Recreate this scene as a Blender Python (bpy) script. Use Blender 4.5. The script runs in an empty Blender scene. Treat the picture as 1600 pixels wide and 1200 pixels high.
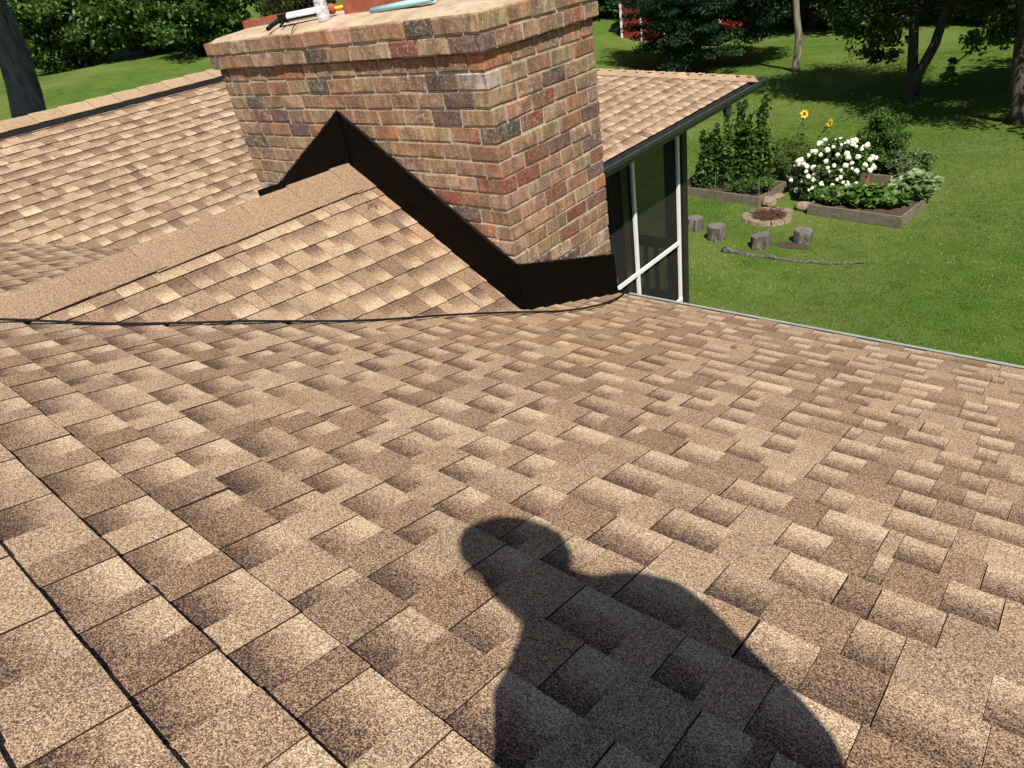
import bpy, bmesh, math, random
import numpy as np
from mathutils import Vector, Matrix

# ------------------------------------------------------------------ camera, sky, sun, exposure
scene = bpy.context.scene
COL = scene.collection
SUN_AZ, SUN_EL = math.radians(-50.0), math.radians(54.0)      # heading of the light, height of the sun
LIGHT = Vector((math.sin(SUN_AZ) * math.cos(SUN_EL), math.cos(SUN_AZ) * math.cos(SUN_EL), -math.sin(SUN_EL)))

CAM_POS = Vector((2.2606, -2.4579, 0.3613))
YAW, PITCH, ROLL = -0.784032, 0.562141, -0.180482
FWD = Vector((math.sin(YAW) * math.cos(PITCH), math.cos(YAW) * math.cos(PITCH), -math.sin(PITCH)))
_r0 = Vector((math.cos(YAW), -math.sin(YAW), 0.0)); _u0 = _r0.cross(FWD)
CR = _r0 * math.cos(ROLL) + _u0 * math.sin(ROLL)
CU = -_r0 * math.sin(ROLL) + _u0 * math.cos(ROLL)
cam_data = bpy.data.cameras.new('camera'); cam = bpy.data.objects.new('camera', cam_data)
COL.objects.link(cam)
cam_data.sensor_width = 36.0; cam_data.lens = 1062.04 / 1600 * 36.0
cam_data.clip_start = 0.02; cam_data.clip_end = 2000
cam.matrix_world = Matrix(((CR.x, CU.x, -FWD.x, CAM_POS.x), (CR.y, CU.y, -FWD.y, CAM_POS.y), (CR.z, CU.z, -FWD.z, CAM_POS.z), (0, 0, 0, 1)))
scene.camera = cam

world = bpy.data.worlds.new('World'); scene.world = world; world.use_nodes = True
wn = world.node_tree; wn.nodes.clear()
sky = wn.nodes.new('ShaderNodeTexSky'); sky.sky_type = 'NISHITA'; sky.sun_disc = False
sky.sun_elevation = SUN_EL
sky.sun_rotation = math.atan2(-LIGHT.x, -LIGHT.y)
bg = wn.nodes.new('ShaderNodeBackground'); bg.inputs['Strength'].default_value = 0.05
wo = wn.nodes.new('ShaderNodeOutputWorld')
wn.links.new(sky.outputs[0], bg.inputs['Color']); wn.links.new(bg.outputs[0], wo.inputs['Surface'])

sun_data = bpy.data.lights.new('sun', 'SUN'); sun_data.energy = 5.0; sun_data.angle = math.radians(0.53); sun_data.color = (1.0, 0.945, 0.86)
sun = bpy.data.objects.new('sun', sun_data); COL.objects.link(sun)
sun.rotation_euler = LIGHT.to_track_quat('-Z', 'Y').to_euler(); sun.location = (10, -10, 20)

scene.render.resolution_x = 1024; scene.render.resolution_y = 768
scene.view_settings.view_transform = 'Standard'; scene.view_settings.look = 'None'
scene.view_settings.exposure = 0.42; scene.view_settings.gamma = 1.0
scene.view_settings.use_curve_mapping = False

rng = np.random.default_rng(7)
rnd = random.Random(11)

def project(P):
    v = Vector(P) - CAM_POS; w = v.dot(FWD)
    if w < 0.05: return None
    return (800 + 1062.04 * v.dot(CR) / w, 600 - 1062.04 * v.dot(CU) / w, w)

# ------------------------------------------------------------------ helpers
def tag(o, label=None, cat=None, group=None, kind=None):
    if label: o['label'] = label
    if cat: o['category'] = cat
    if group: o['group'] = group
    if kind: o['kind'] = kind
    return o

def world_loc(o):
    L = Vector(o.location)
    while o.parent: o = o.parent; L = L + Vector(o.location)
    return L

def link(o, parent=None):
    COL.objects.link(o)
    if parent is not None:
        o.parent = parent
    return o

def empty(name, loc, label, cat, group=None):
    o = bpy.data.objects.new(name, None); o.location = loc; o.empty_display_size = 0.2
    COL.objects.link(o); return tag(o, label, cat, group)

def obj(name, me, parent=None, mat=None, world_verts=True):
    """mesh built in world coordinates; parents only ever carry translations"""
    o = bpy.data.objects.new(name, me)
    if mat is not None and not me.materials: me.materials.append(mat)
    COL.objects.link(o)
    if parent is not None:
        o.parent = parent
        if world_verts: o.location = -world_loc(parent)
    return o

def recenter(o, loc):
    """move a top-level mesh's origin to loc while it stays in place"""
    o.data.transform(Matrix.Translation(-Vector(loc))); o.location = loc
    return o

class MB:
    def __init__(s): s.v = []; s.f = []; s.m = []; s.mi = 0
    def add(s, vs, fs):
        b = len(s.v); s.v.extend([tuple(x) for x in vs]); s.f.extend([tuple(i + b for i in f) for f in fs]); s.m.extend([s.mi] * len(fs)); return s
    def box(s, c, size, rot=None):
        hx, hy, hz = size[0] / 2, size[1] / 2, size[2] / 2
        vs = [Vector((x, y, z)) for x in (-hx, hx) for y in (-hy, hy) for z in (-hz, hz)]
        if rot is not None: vs = [rot @ v for v in vs]
        c = Vector(c)
        return s.add([v + c for v in vs], [(0, 1, 3, 2), (4, 6, 7, 5), (0, 4, 5, 1), (2, 3, 7, 6), (0, 2, 6, 4), (1, 5, 7, 3)])
    def bar(s, a, b, w, h, up=(0, 0, 1)):
        a = Vector(a); b = Vector(b); d = (b - a).normalized(); up = Vector(up)
        x = d.cross(up); x = x.normalized() if x.length > 1e-5 else Vector((1, 0, 0)); u = x.cross(d)
        vs = [p + x * i * w / 2 + u * j * h / 2 for p in (a, b) for i, j in ((-1, -1), (1, -1), (1, 1), (-1, 1))]
        return s.add(vs, [(0, 1, 2, 3), (7, 6, 5, 4), (0, 4, 5, 1), (1, 5, 6, 2), (2, 6, 7, 3), (3, 7, 4, 0)])
    def tube(s, pts, rad, n=8, caps=True):
        pts = [Vector(p) for p in pts]; rad = rad if hasattr(rad, '__len__') else [rad] * len(pts)
        rings = []; x = None
        for i, p in enumerate(pts):
            d = (pts[min(i + 1, len(pts) - 1)] - pts[max(i - 1, 0)]).normalized()
            if x is None:
                x = d.cross(Vector((0, 0, 1)));
                if x.length < 1e-3: x = d.cross(Vector((1, 0, 0)))
            x = (x - d * x.dot(d)).normalized(); y = d.cross(x)
            rings.append([p + (x * math.cos(2 * math.pi * k / n) + y * math.sin(2 * math.pi * k / n)) * rad[i] for k in range(n)])
        vs = [q for r in rings for q in r]; fs = []
        for i in range(len(rings) - 1):
            for k in range(n):
                k2 = (k + 1) % n; fs.append((i * n + k, i * n + k2, (i + 1) * n + k2, (i + 1) * n + k))
        if caps: fs.append(tuple(range(n - 1, -1, -1))); fs.append(tuple(range(len(vs) - n, len(vs))))
        return s.add(vs, fs)
    def lathe(s, c, prof, n=16, axis=None):
        """prof: (radius, height) list"""
        c = Vector(c); q = Vector((0, 0, 1)).rotation_difference(Vector(axis).normalized()) if axis is not None else None
        vs = []
        for r_, z in prof:
            for k in range(n):
                v = Vector((r_ * math.cos(2 * math.pi * k / n), r_ * math.sin(2 * math.pi * k / n), z))
                vs.append(c + (q @ v if q else v))
        fs = []
        for i in range(len(prof) - 1):
            for k in range(n):
                k2 = (k + 1) % n; fs.append((i * n + k, i * n + k2, (i + 1) * n + k2, (i + 1) * n + k))
        fs.append(tuple(range(n - 1, -1, -1))); fs.append(tuple(range(len(vs) - n, len(vs))))
        return s.add(vs, fs)
    def mesh(s, name, smooth=False):
        me = bpy.data.meshes.new(name); me.from_pydata(s.v, [], s.f)
        if any(s.m): me.polygons.foreach_set('material_index', s.m)
        if smooth: me.polygons.foreach_set('use_smooth', [True] * len(me.polygons))
        me.update(); return me
    def build(s, name, mat, parent=None, smooth=False):
        return obj(name, s.mesh(name, smooth), parent, mat)

def fast_mesh(name, V, F, attr=None, attr_name='lc'):
    """V (n,3) float, F (m,k) int: k-gons"""
    me = bpy.data.meshes.new(name); V = np.asarray(V, np.float32); F = np.asarray(F, np.int32)
    me.vertices.add(len(V)); me.vertices.foreach_set('co', V.ravel())
    m, k = F.shape
    me.loops.add(m * k); me.loops.foreach_set('vertex_index', F.ravel())
    me.polygons.add(m); me.polygons.foreach_set('loop_start', np.arange(0, m * k, k, dtype=np.int32))
    me.polygons.foreach_set('loop_total', np.full(m, k, np.int32))
    if attr is not None:
        a = me.attributes.new(attr_name, 'FLOAT', 'POINT'); a.data.foreach_set('value', np.asarray(attr, np.float32))
    me.polygons.foreach_set('use_smooth', np.zeros(m, bool))
    me.update(calc_edges=True); return me

# ------------------------------------------------------------------ materials
class NT:
    def __init__(s, name):
        s.mat = bpy.data.materials.new(name); s.mat.use_nodes = True; s.t = s.mat.node_tree; s.t.nodes.clear()
        s.out = s.t.nodes.new('ShaderNodeOutputMaterial')
    def n(s, typ, **kw):
        nd = s.t.nodes.new('ShaderNode' + typ)
        for k, v in kw.items():
            if k.startswith('i_'):
                key = k[2:].replace('_', ' ')
                nd.inputs[int(key) if key.isdigit() else key].default_value = v
            else: setattr(nd, k, v)
        return nd
    def l(s, a, b): s.t.links.new(a, b)
    def math(s, op, a, b=None, clamp=False):
        nd = s.n('Math', operation=op); nd.use_clamp = clamp
        for i, x in enumerate((a, b)):
            if x is None: continue
            if isinstance(x, (int, float)): nd.inputs[i].default_value = x
            else: s.l(x, nd.inputs[i])
        return nd.outputs[0]
    def ramp(s, fac, stops, interp='LINEAR'):
        nd = s.n('ValToRGB'); cr = nd.color_ramp; cr.interpolation = interp
        while len(cr.elements) < len(stops): cr.elements.new(0.5)
        for e, (p, c) in zip(cr.elements, stops): e.position = p; e.color = (*c, 1)
        s.l(fac, nd.inputs[0]); return nd.outputs[0]
    def mix(s, fac, a, b, mode='MIX'):
        nd = s.n('Mix', data_type='RGBA', blend_type=mode)
        for i, x in ((0, fac), (6, a), (7, b)):
            if isinstance(x, (int, float)): nd.inputs[i].default_value = x
            elif isinstance(x, tuple): nd.inputs[i].default_value = (*x, 1)
            else: s.l(x, nd.inputs[i])
        return nd.outputs[2]
    def noise(s, vec, scale, detail=3, rough=0.55, out=0):
        nd = s.n('TexNoise', i_Scale=scale, i_Detail=detail, i_Roughness=rough)
        if vec is not None: s.l(vec, nd.inputs['Vector'])
        return nd.outputs[out]
    def maprange(s, v, a, b, c=0.0, d=1.0):
        nd = s.n('MapRange'); s.l(v, nd.inputs[0])
        for i, x in enumerate((a, b, c, d)): nd.inputs[1 + i].default_value = x
        return nd.outputs[0]
    def bump(s, h, strength, dist):
        nd = s.n('Bump', i_Strength=strength, i_Distance=dist); s.l(h, nd.inputs['Height']); return nd.outputs[0]
    def principled(s, color, rough=0.8, normal=None, metallic=0.0, spec=0.5, **kw):
        p = s.n('BsdfPrincipled')
        if isinstance(color, tuple): p.inputs['Base Color'].default_value = (*color, 1)
        else: s.l(color, p.inputs['Base Color'])
        if isinstance(rough, (int, float)): p.inputs['Roughness'].default_value = rough
        else: s.l(rough, p.inputs['Roughness'])
        p.inputs['Metallic'].default_value = metallic; p.inputs['Specular IOR Level'].default_value = spec
        for k, v in kw.items(): p.inputs[k.replace('_', ' ')].default_value = v
        if normal is not None: s.l(normal, p.inputs['Normal'])
        s.l(p.outputs[0], s.out.inputs['Surface']); return p

def coords(t, kind='Object'):
    return t.n('TexCoord').outputs[kind]

def position(t): return t.n('NewGeometry').outputs['Position']

def simple(name, color, rough=0.6, metallic=0.0, spec=0.5, var=0.15, scale=12.0, bump=0.0):
    t = NT(name); c = position(t)
    nz = t.noise(c, scale, 4)
    k = t.maprange(nz, 0.25, 0.75, 1 - var, 1 + var)
    col = t.mix(1.0, color, k, 'MULTIPLY')
    nrm = t.bump(t.noise(c, scale * 6, 3), bump, 0.004) if bump else None
    t.principled(col, rough, nrm, metallic, spec); return t.mat

def shingle_material(name='granule_shingle', scale=560.0):
    t = NT(name); pos = position(t)
    at = t.n('Attribute', attribute_name='sh'); sep = t.n('SeparateColor'); t.l(at.outputs['Color'], sep.inputs[0])
    v, band, tone = sep.outputs[0], sep.outputs[1], sep.outputs[2]; hue = at.outputs['Alpha']
    vo = t.n('TexVoronoi', feature='F1', i_Scale=scale, i_Randomness=1.0); t.l(pos, vo.inputs['Vector'])
    gr = t.n('SeparateColor'); t.l(vo.outputs['Color'], gr.inputs[0])
    r1 = gr.outputs[0]
    # printed shade band: dark granules thick just below the course above, thinning out towards the butt
    wob = t.noise(pos, 45.0, 3, 0.6)
    vv = t.math('ADD', v, t.math('MULTIPLY', t.math('SUBTRACT', wob, 0.5), 0.42))
    fall = t.maprange(vv, 0.16, 0.80, 1.0, 0.0)
    dark = t.math('MULTIPLY', fall, band)
    big = t.math('MULTIPLY', t.math('SUBTRACT', t.noise(pos, 3.2, 4, 0.6), 0.5), 0.12)
    mid = t.math('MULTIPLY', t.math('SUBTRACT', t.noise(pos, 90.0, 3, 0.7), 0.5), 0.16)
    val = t.math('ADD', t.math('ADD', tone, big), mid)
    val = t.math('SUBTRACT', val, t.math('MULTIPLY', dark, 0.46))
    val = t.math('ADD', val, t.math('MULTIPLY', t.math('SUBTRACT', r1, 0.5), 0.72), clamp=True)
    col = t.ramp(val, [(0.0, (0.024, 0.015, 0.015)), (0.22, (0.088, 0.052, 0.044)), (0.42, (0.228, 0.145, 0.090)), (0.6, (0.376, 0.260, 0.163)),
                       (0.8, (0.56, 0.42, 0.278)), (1.0, (0.765, 0.635, 0.455))])
    col = t.mix(hue, col, t.mix(1.0, col, (1.08, 0.84, 0.64), 'MULTIPLY'))
    lichen = t.maprange(t.noise(pos, 7.0, 5, 0.75), 0.66, 0.74)
    col = t.mix(t.math('MULTIPLY', lichen, 0.25), col, (0.20, 0.18, 0.11))
    nrm = t.bump(t.math('ADD', vo.outputs['Distance'], t.math('MULTIPLY', wob, 0.3)), 0.35, 0.0012)
    t.principled(col, 0.88, nrm, spec=0.25)
    return t.mat

def brick_material():
    t = NT('fired_brick'); oi = t.n('ObjectInfo'); c = coords(t)
    off = t.n('VectorMath', operation='ADD'); t.l(c, off.inputs[0])
    comb = t.n('CombineXYZ')
    for i, k in enumerate((37.0, 91.0, 53.0)): t.l(t.math('MULTIPLY', oi.outputs['Random'], k), comb.inputs[i])
    t.l(comb.outputs[0], off.inputs[1]); p = off.outputs[0]
    st = t.n('Mapping'); st.inputs['Scale'].default_value = (34, 34, 7); t.l(p, st.inputs['Vector'])
    streak = t.noise(st.outputs[0], 1.0, 4, 0.65)
    blot = t.noise(p, 16.0, 4, 0.6); fine = t.noise(p, 120.0, 4, 0.75)
    col = t.mix(t.maprange(streak, 0.35, 0.72), oi.outputs['Color'], t.mix(1.0, oi.outputs['Color'], (0.50, 0.42, 0.38), 'MULTIPLY'))
    col = t.mix(t.maprange(blot, 0.4, 0.66), col, t.mix(1.0, col, (1.22, 1.02, 0.85), 'MULTIPLY'))
    big = t.noise(p, 9.0, 2, 0.5); col = t.mix(t.maprange(big, 0.50, 0.60), col, t.mix(0.75, col, (0.17, 0.105, 0.075)))
    col = t.mix(t.maprange(fine, 0.55, 0.68), col, t.mix(0.55, col, (0.70, 0.58, 0.42)))
    col = t.mix(t.maprange(fine, 0.45, 0.34), col, t.mix(0.62, col, (0.07, 0.04, 0.03)))
    # old mortar smear
    sm = t.math('MULTIPLY', t.maprange(t.noise(p, 30.0, 6, 0.8), 0.52, 0.68), t.maprange(oi.outputs['Random'], 0.25, 1.0, 0.0, 0.9))
    col = t.mix(sm, col, (0.60, 0.53, 0.43))
    h = t.math('ADD', t.math('MULTIPLY', fine, 0.5), t.math('ADD', streak, blot))
    t.principled(col, 0.9, t.bump(h, 0.9, 0.008), spec=0.2); return t.mat

def mortar_material(name, base, base2, bump=0.6, scale=1.0):
    t = NT(name); p = position(t)
    a = t.noise(p, 5.5 * scale, 6, 0.65); b = t.noise(p, 130.0, 4, 0.75); cc = t.noise(p, 22.0 * scale, 5, 0.7)
    col = t.mix(t.maprange(a, 0.38, 0.62), base, base2)
    col = t.mix(t.maprange(b, 0.5, 0.8), col, t.mix(0.6, col, (0.14, 0.12, 0.10)))
    col = t.mix(t.maprange(cc, 0.60, 0.72), col, t.mix(0.6, col, (0.16, 0.13, 0.11)))
    t.principled(col, 0.95, t.bump(t.math('ADD', b, cc), bump, 0.006), spec=0.15); return t.mat

def leaf_material(name, stops, trans=(0.14, 0.24, 0.03), tfac=0.28, rough=0.45, spec=0.35):
    t = NT(name); at = t.n('Attribute', attribute_name='lc')
    nz = t.math('MULTIPLY', t.math('SUBTRACT', t.noise(position(t), 0.9, 3), 0.5), 0.5)
    col = t.ramp(t.math('ADD', at.outputs['Fac'], nz, clamp=True), stops)
    p = t.principled(col, rough, spec=spec)
    tr = t.n('BsdfTranslucent'); t.l(t.mix(0.5, col, trans), tr.inputs['Color'])
    mx = t.n('MixShader'); mx.inputs[0].default_value = tfac
    t.l(p.outputs[0], mx.inputs[1]); t.l(tr.outputs[0], mx.inputs[2]); t.l(mx.outputs[0], t.out.inputs['Surface'])
    return t.mat

def bark_material(name, c1, c2, scale=9.0):
    t = NT(name); p = position(t)
    mp = t.n('Mapping'); mp.inputs['Scale'].default_value = (1, 1, 0.22); t.l(p, mp.inputs['Vector'])
    a = t.noise(mp.outputs[0], scale, 6, 0.7); b = t.noise(p, scale * 5, 4, 0.7)
    col = t.mix(t.maprange(a, 0.35, 0.65), c1, c2); col = t.mix(t.maprange(b, 0.55, 0.75), col, t.mix(0.5, col, (0.30, 0.29, 0.25)))
    t.principled(col, 0.95, t.bump(t.math('ADD', a, t.math('MULTIPLY', b, 0.4)), 1.0, 0.05), spec=0.15); return t.mat

def wood_material(name, c1, c2, rough=0.85):
    t = NT(name); p = position(t)
    w = t.noise(p, 14.0, 5, 0.7); b = t.noise(p, 3.0, 3)
    col = t.mix(t.maprange(w, 0.3, 0.7), c1, c2); col = t.mix(t.maprange(b, 0.5, 0.7), col, t.mix(0.5, col, (0.08, 0.06, 0.04)))
    t.principled(col, rough, t.bump(w, 0.4, 0.01), spec=0.2); return t.mat

def lawn_material():
    t = NT('lawn'); p = position(t)
    a = t.noise(p, 0.22, 5, 0.6); b = t.noise(p, 1.7, 5, 0.7); c = t.noise(p, 28.0, 4, 0.8)
    st = t.n('Mapping'); st.inputs['Rotation'].default_value = (0, 0, 0.6); st.inputs['Scale'].default_value = (0.5, 2.2, 1); t.l(p, st.inputs['Vector'])
    d = t.noise(st.outputs[0], 0.55, 3)
    col = t.mix(t.maprange(b, 0.3, 0.7), (0.072, 0.140, 0.018), (0.146, 0.228, 0.034))
    col = t.mix(t.maprange(c, 0.35, 0.7), t.mix(1.0, col, (0.5, 0.55, 0.5), 'MULTIPLY'), col)
    col = t.mix(t.math('MULTIPLY', t.maprange(a, 0.45, 0.66), 0.8), col, (0.150, 0.185, 0.048))
    col = t.mix(t.math('MULTIPLY', t.maprange(d, 0.55, 0.72), 0.35), col, (0.17, 0.17, 0.06))
    t.principled(col, 0.9, t.bump(t.math('ADD', c, b), 0.8, 0.05), spec=0.15); return t.mat

M = {}
M['shingle'] = shingle_material()
M['asphalt'] = simple('asphalt_edge', (0.042, 0.029, 0.023), 0.9, spec=0.1, var=0.4, scale=60)
M['felt'] = simple('roof_felt', (0.02, 0.018, 0.017), 0.95)
M['brick'] = brick_material()
M['mortar'] = mortar_material('mortar', (0.60, 0.53, 0.42), (0.38, 0.33, 0.27), 0.9, 2.5)
M['crown'] = mortar_material('mortar_crown', (0.58, 0.47, 0.33), (0.44, 0.31, 0.21), 0.8, 1.0)
t_ = NT('black_flashing'); p_ = position(t_)
dent = t_.noise(p_, 3.0, 3, 0.5); dust = t_.maprange(t_.noise(p_, 40.0, 5, 0.75), 0.52, 0.75)
t_.principled(t_.mix(t_.math('MULTIPLY', dust, 0.12), (0.0030, 0.0020, 0.0016), (0.04, 0.028, 0.02)), t_.maprange(dent, 0.3, 0.7, 0.36, 0.55), t_.bump(dent, 0.35, 0.03), 0.0, 0.05)
M['flash'] = t_.mat
M['sealant'] = simple('black_sealant', (0.010, 0.008, 0.007), 0.35, spec=0.4)
M['terracotta'] = simple('terracotta', (0.33, 0.085, 0.045), 0.8, var=0.25, scale=18, bump=0.3)
M['gutter_dark'] = simple('dark_bronze_gutter', (0.045, 0.047, 0.05), 0.30, 0.0, 0.6, 0.4, 9.0)
M['gutter_pale'] = simple('pale_gutter', (0.30, 0.325, 0.305), 0.45, var=0.1)
M['vent'] = simple('black_vent', (0.008, 0.008, 0.008), 0.7)
M['post_dark'] = simple('dark_brown_post', (0.022, 0.016, 0.013), 0.55, var=0.3)
M['white_frame'] = simple('white_frame', (0.80, 0.80, 0.80), 0.45, var=0.04)
M['deck'] = wood_material('deck_board', (0.16, 0.12, 0.09), (0.10, 0.075, 0.055))
M['cable'] = simple('black_cable', (0.008, 0.008, 0.008), 0.7, spec=0.15, var=0.1)
M['white_paint'] = simple('white_paint', (0.78, 0.78, 0.75), 0.6, var=0.06)
M['red_paint'] = simple('red_barn_paint', (0.25, 0.022, 0.022), 0.7, var=0.35, scale=2.0)
M['old_wood'] = wood_material('weathered_board', (0.24, 0.205, 0.15), (0.12, 0.10, 0.072))
M['stake'] = wood_material('cedar_stake', (0.40, 0.19, 0.09), (0.28, 0.13, 0.06))
M['bark_grey'] = bark_material('grey_bark', (0.05, 0.05, 0.05), (0.24, 0.235, 0.22), 7.0)
M['bark_pale'] = bark_material('pale_bark', (0.14, 0.115, 0.085), (0.30, 0.26, 0.20), 7.0)
M['bark_dark'] = bark_material('dark_bark', (0.04, 0.03, 0.024), (0.12, 0.10, 0.08), 6.0)
M['stump_side'] = bark_material('stump_bark', (0.045, 0.037, 0.03), (0.24, 0.215, 0.18), 16.0)
M['stump_top'] = wood_material('stump_top', (0.20, 0.185, 0.165), (0.10, 0.092, 0.082))
M['stone'] = mortar_material('field_stone', (0.30, 0.235, 0.16), (0.19, 0.15, 0.11), 0.9, 2.5)
M['ash'] = mortar_material('fire_bed', (0.075, 0.032, 0.022), (0.12, 0.06, 0.04), 1.0, 3.0)
M['soil'] = mortar_material('soil', (0.055, 0.038, 0.026), (0.085, 0.06, 0.042), 1.0, 2.0)
M['lawn'] = lawn_material()
M['leaf_wood'] = leaf_material('woodland_leaf', [(0.0, (0.012, 0.030, 0.006)), (0.45, (0.042, 0.096, 0.014)), (1.0, (0.165, 0.245, 0.045))])
M['leaf_dark'] = leaf_material('dark_leaf', [(0.0, (0.008, 0.026, 0.012)), (0.6, (0.020, 0.060, 0.024)), (1.0, (0.045, 0.100, 0.040))], (0.05, 0.12, 0.03), 0.2)
M['leaf_bright'] = leaf_material('garden_leaf', [(0.0, (0.026, 0.065, 0.010)), (0.5, (0.075, 0.155, 0.022)), (1.0, (0.17, 0.25, 0.05))])
M['leaf_cane'] = leaf_material('cane_leaf', [(0.0, (0.016, 0.042, 0.008)), (0.5, (0.058, 0.125, 0.018)), (1.0, (0.15, 0.23, 0.045))])
M['leaf_pale'] = leaf_material('pale_leaf', [(0.0, (0.06, 0.11, 0.03)), (0.5, (0.15, 0.22, 0.08)), (1.0, (0.42, 0.45, 0.28))])
M['leaf_lime'] = leaf_material('lime_leaf', [(0.0, (0.05, 0.10, 0.012)), (0.5, (0.11, 0.17, 0.022)), (1.0, (0.20, 0.25, 0.05))])
M['leaf_squash'] = leaf_material('squash_leaf', [(0.0, (0.03, 0.075, 0.012)), (0.6, (0.085, 0.17, 0.03)), (0.92, (0.16, 0.24, 0.06)), (1.0, (0.42, 0.40, 0.10))])
M['grass'] = leaf_material('grass_blade', [(0.0, (0.060, 0.124, 0.015)), (0.5, (0.140, 0.224, 0.031)), (1.0, (0.32, 0.37, 0.085))], (0.12, 0.22, 0.03), 0.3)
M['bloom'] = simple('cream_bloom', (0.80, 0.77, 0.60), 0.8, var=0.15, scale=30)
M['petal'] = simple('yellow_petal', (0.80, 0.52, 0.02), 0.7, var=0.1)
M['seed'] = simple('seed_head', (0.11, 0.05, 0.015), 0.9, var=0.3, scale=40)
M['stem'] = simple('green_stem', (0.10, 0.17, 0.05), 0.8)
M['rust'] = simple('rusty_mesh', (0.035, 0.022, 0.016), 0.95, spec=0.05)
M['dark_void'] = simple('soot', (0.012, 0.010, 0.010), 0.95)

def screen_material():
    t = NT('insect_screen')
    d = t.n('BsdfDiffuse'); d.inputs['Color'].default_value = (0.034, 0.033, 0.031, 1)
    tr = t.n('BsdfTransparent'); tr.inputs['Color'].default_value = (1, 1, 1, 1)
    mx = t.n('MixShader'); mx.inputs[0].default_value = 0.66
    t.l(tr.outputs[0], mx.inputs[1]); t.l(d.outputs[0], mx.inputs[2]); t.l(mx.outputs[0], t.out.inputs['Surface']); return t.mat
M['screen'] = screen_material()
def bottle_material():
    t = NT('clear_plastic'); nz = t.noise(position(t), 55.0, 3)
    p = t.principled((0.82, 0.86, 0.88), 0.12, t.bump(nz, 0.8, 0.01), 0.0, 0.8)
    tr = t.n('BsdfTransparent'); mx = t.n('MixShader'); t.l(t.maprange(nz, 0.35, 0.65, 0.2, 0.62), mx.inputs[0])
    t.l(tr.outputs[0], mx.inputs[1]); t.l(p.outputs[0], mx.inputs[2]); t.l(mx.outputs[0], t.out.inputs['Surface']); return t.mat
M['clear'] = bottle_material()

# ------------------------------------------------------------------ dimensions (metres)
TP = 0.3530                                        # roof pitch, rise over run
ZC = -1.2942                                       # main slope height at y = 0
EAVE_Y = 0.8906; EAVE_Z = ZC - TP * EAVE_Y
WING_X, WING_Z = -1.557, -1.512                    # eave of the porch wing
RIDGE_X = -5.07; RIDGE_Z = WING_Z + TP * (WING_X - RIDGE_X)
HIP_Y = 6.80; APEX_Y = HIP_Y - 1.26 * (WING_X - RIDGE_X)
CK_X, CK_Z, CK_M = -1.182, -0.554, 0.626           # cricket ridge and its side slope
CK_Y = (ZC - CK_Z) / TP                            # where that ridge dies into the main slope (negative)
CH_W, CH_S = 2.303, 0.881                          # chimney width and depth
GROUND_Z = -6.0
EXPO = 0.1368
def ck_m(x, y): return CK_M + 0.175 * y if x > CK_X else CK_M     # the right slope flattens away from the wall
def ck_z(x, y): return CK_Z - ck_m(x, y) * abs(x - CK_X)
def main_z(y): return ZC - TP * y
def wing_z(x): return WING_Z + TP * (WING_X - x)
def terrain(x, y):
    t = min(max((-x - 14.0) / 28.0, 0.0), 1.0); t = t * t * (3 - 2 * t)
    return GROUND_Z + 4.2 * t + 0.05 * math.sin(x * 0.31 + 1.0) * math.sin(y * 0.27)

# ------------------------------------------------------------------ ground sheet
def ground():
    xs = np.concatenate([np.linspace(-600, -75, 12), np.linspace(-70, 30, 101), np.linspace(40, 600, 12)])
    ys = np.concatenate([np.linspace(-600, -45, 12), np.linspace(-40, 70, 111), np.linspace(80, 600, 12)])
    V = [(x, y, terrain(x, y)) for x in xs for y in ys]; ny = len(ys)
    F = [(i * ny + j, (i + 1) * ny + j, (i + 1) * ny + j + 1, i * ny + j + 1) for i in range(len(xs) - 1) for j in range(ny - 1)]
    me = fast_mesh('ground', V, F); me.polygons.foreach_set('use_smooth', [True] * len(me.polygons))
    o = obj('ground', me, None, M['lawn']); tag(o, 'mown green lawn around the house', None, None, 'structure')
ground()

# ------------------------------------------------------------------ shingles
def sh_attr(me, data):
    a = me.attributes.new('sh', 'FLOAT_COLOR', 'POINT'); a.data.foreach_set('color', np.asarray(data, np.float32).ravel())

CELL_F = [(0, 1, 2, 3), (4, 5, 1, 0), (5, 6, 2, 1), (7, 4, 0, 3), (6, 7, 3, 2)]
CELL_M = [0, 1, 1, 1, 1]          # top carries granules, cut edges are bare asphalt

def in_chimney_way(P):
    """does the chimney stand between the lens and P"""
    o = np.array(CAM_POS); d = np.array(P) - o
    lo = np.array((-CH_W - .02, -.02, -3.0)); hi = np.array((.02, CH_S, .15)); t0, t1 = 0.0, 1.0
    for k in range(3):
        if abs(d[k]) < 1e-9: continue
        a, b = sorted(((lo[k] - o[k]) / d[k], (hi[k] - o[k]) / d[k])); t0 = max(t0, a); t1 = min(t1, b)
    return t0 < t1 and t0 < 0.98

def hidden_by_cricket(P):
    o = Vector(CAM_POS); P = Vector(P)
    for k in range(1, 12):
        q = o.lerp(P, k / 12.0)
        if CK_Y < q.y < 0 and abs(q.x - CK_X) < 1.3:
            zc = ck_z(q.x, q.y)
            if q.z < zc - 0.01 and zc > main_z(q.y): return True
    return False

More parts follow.
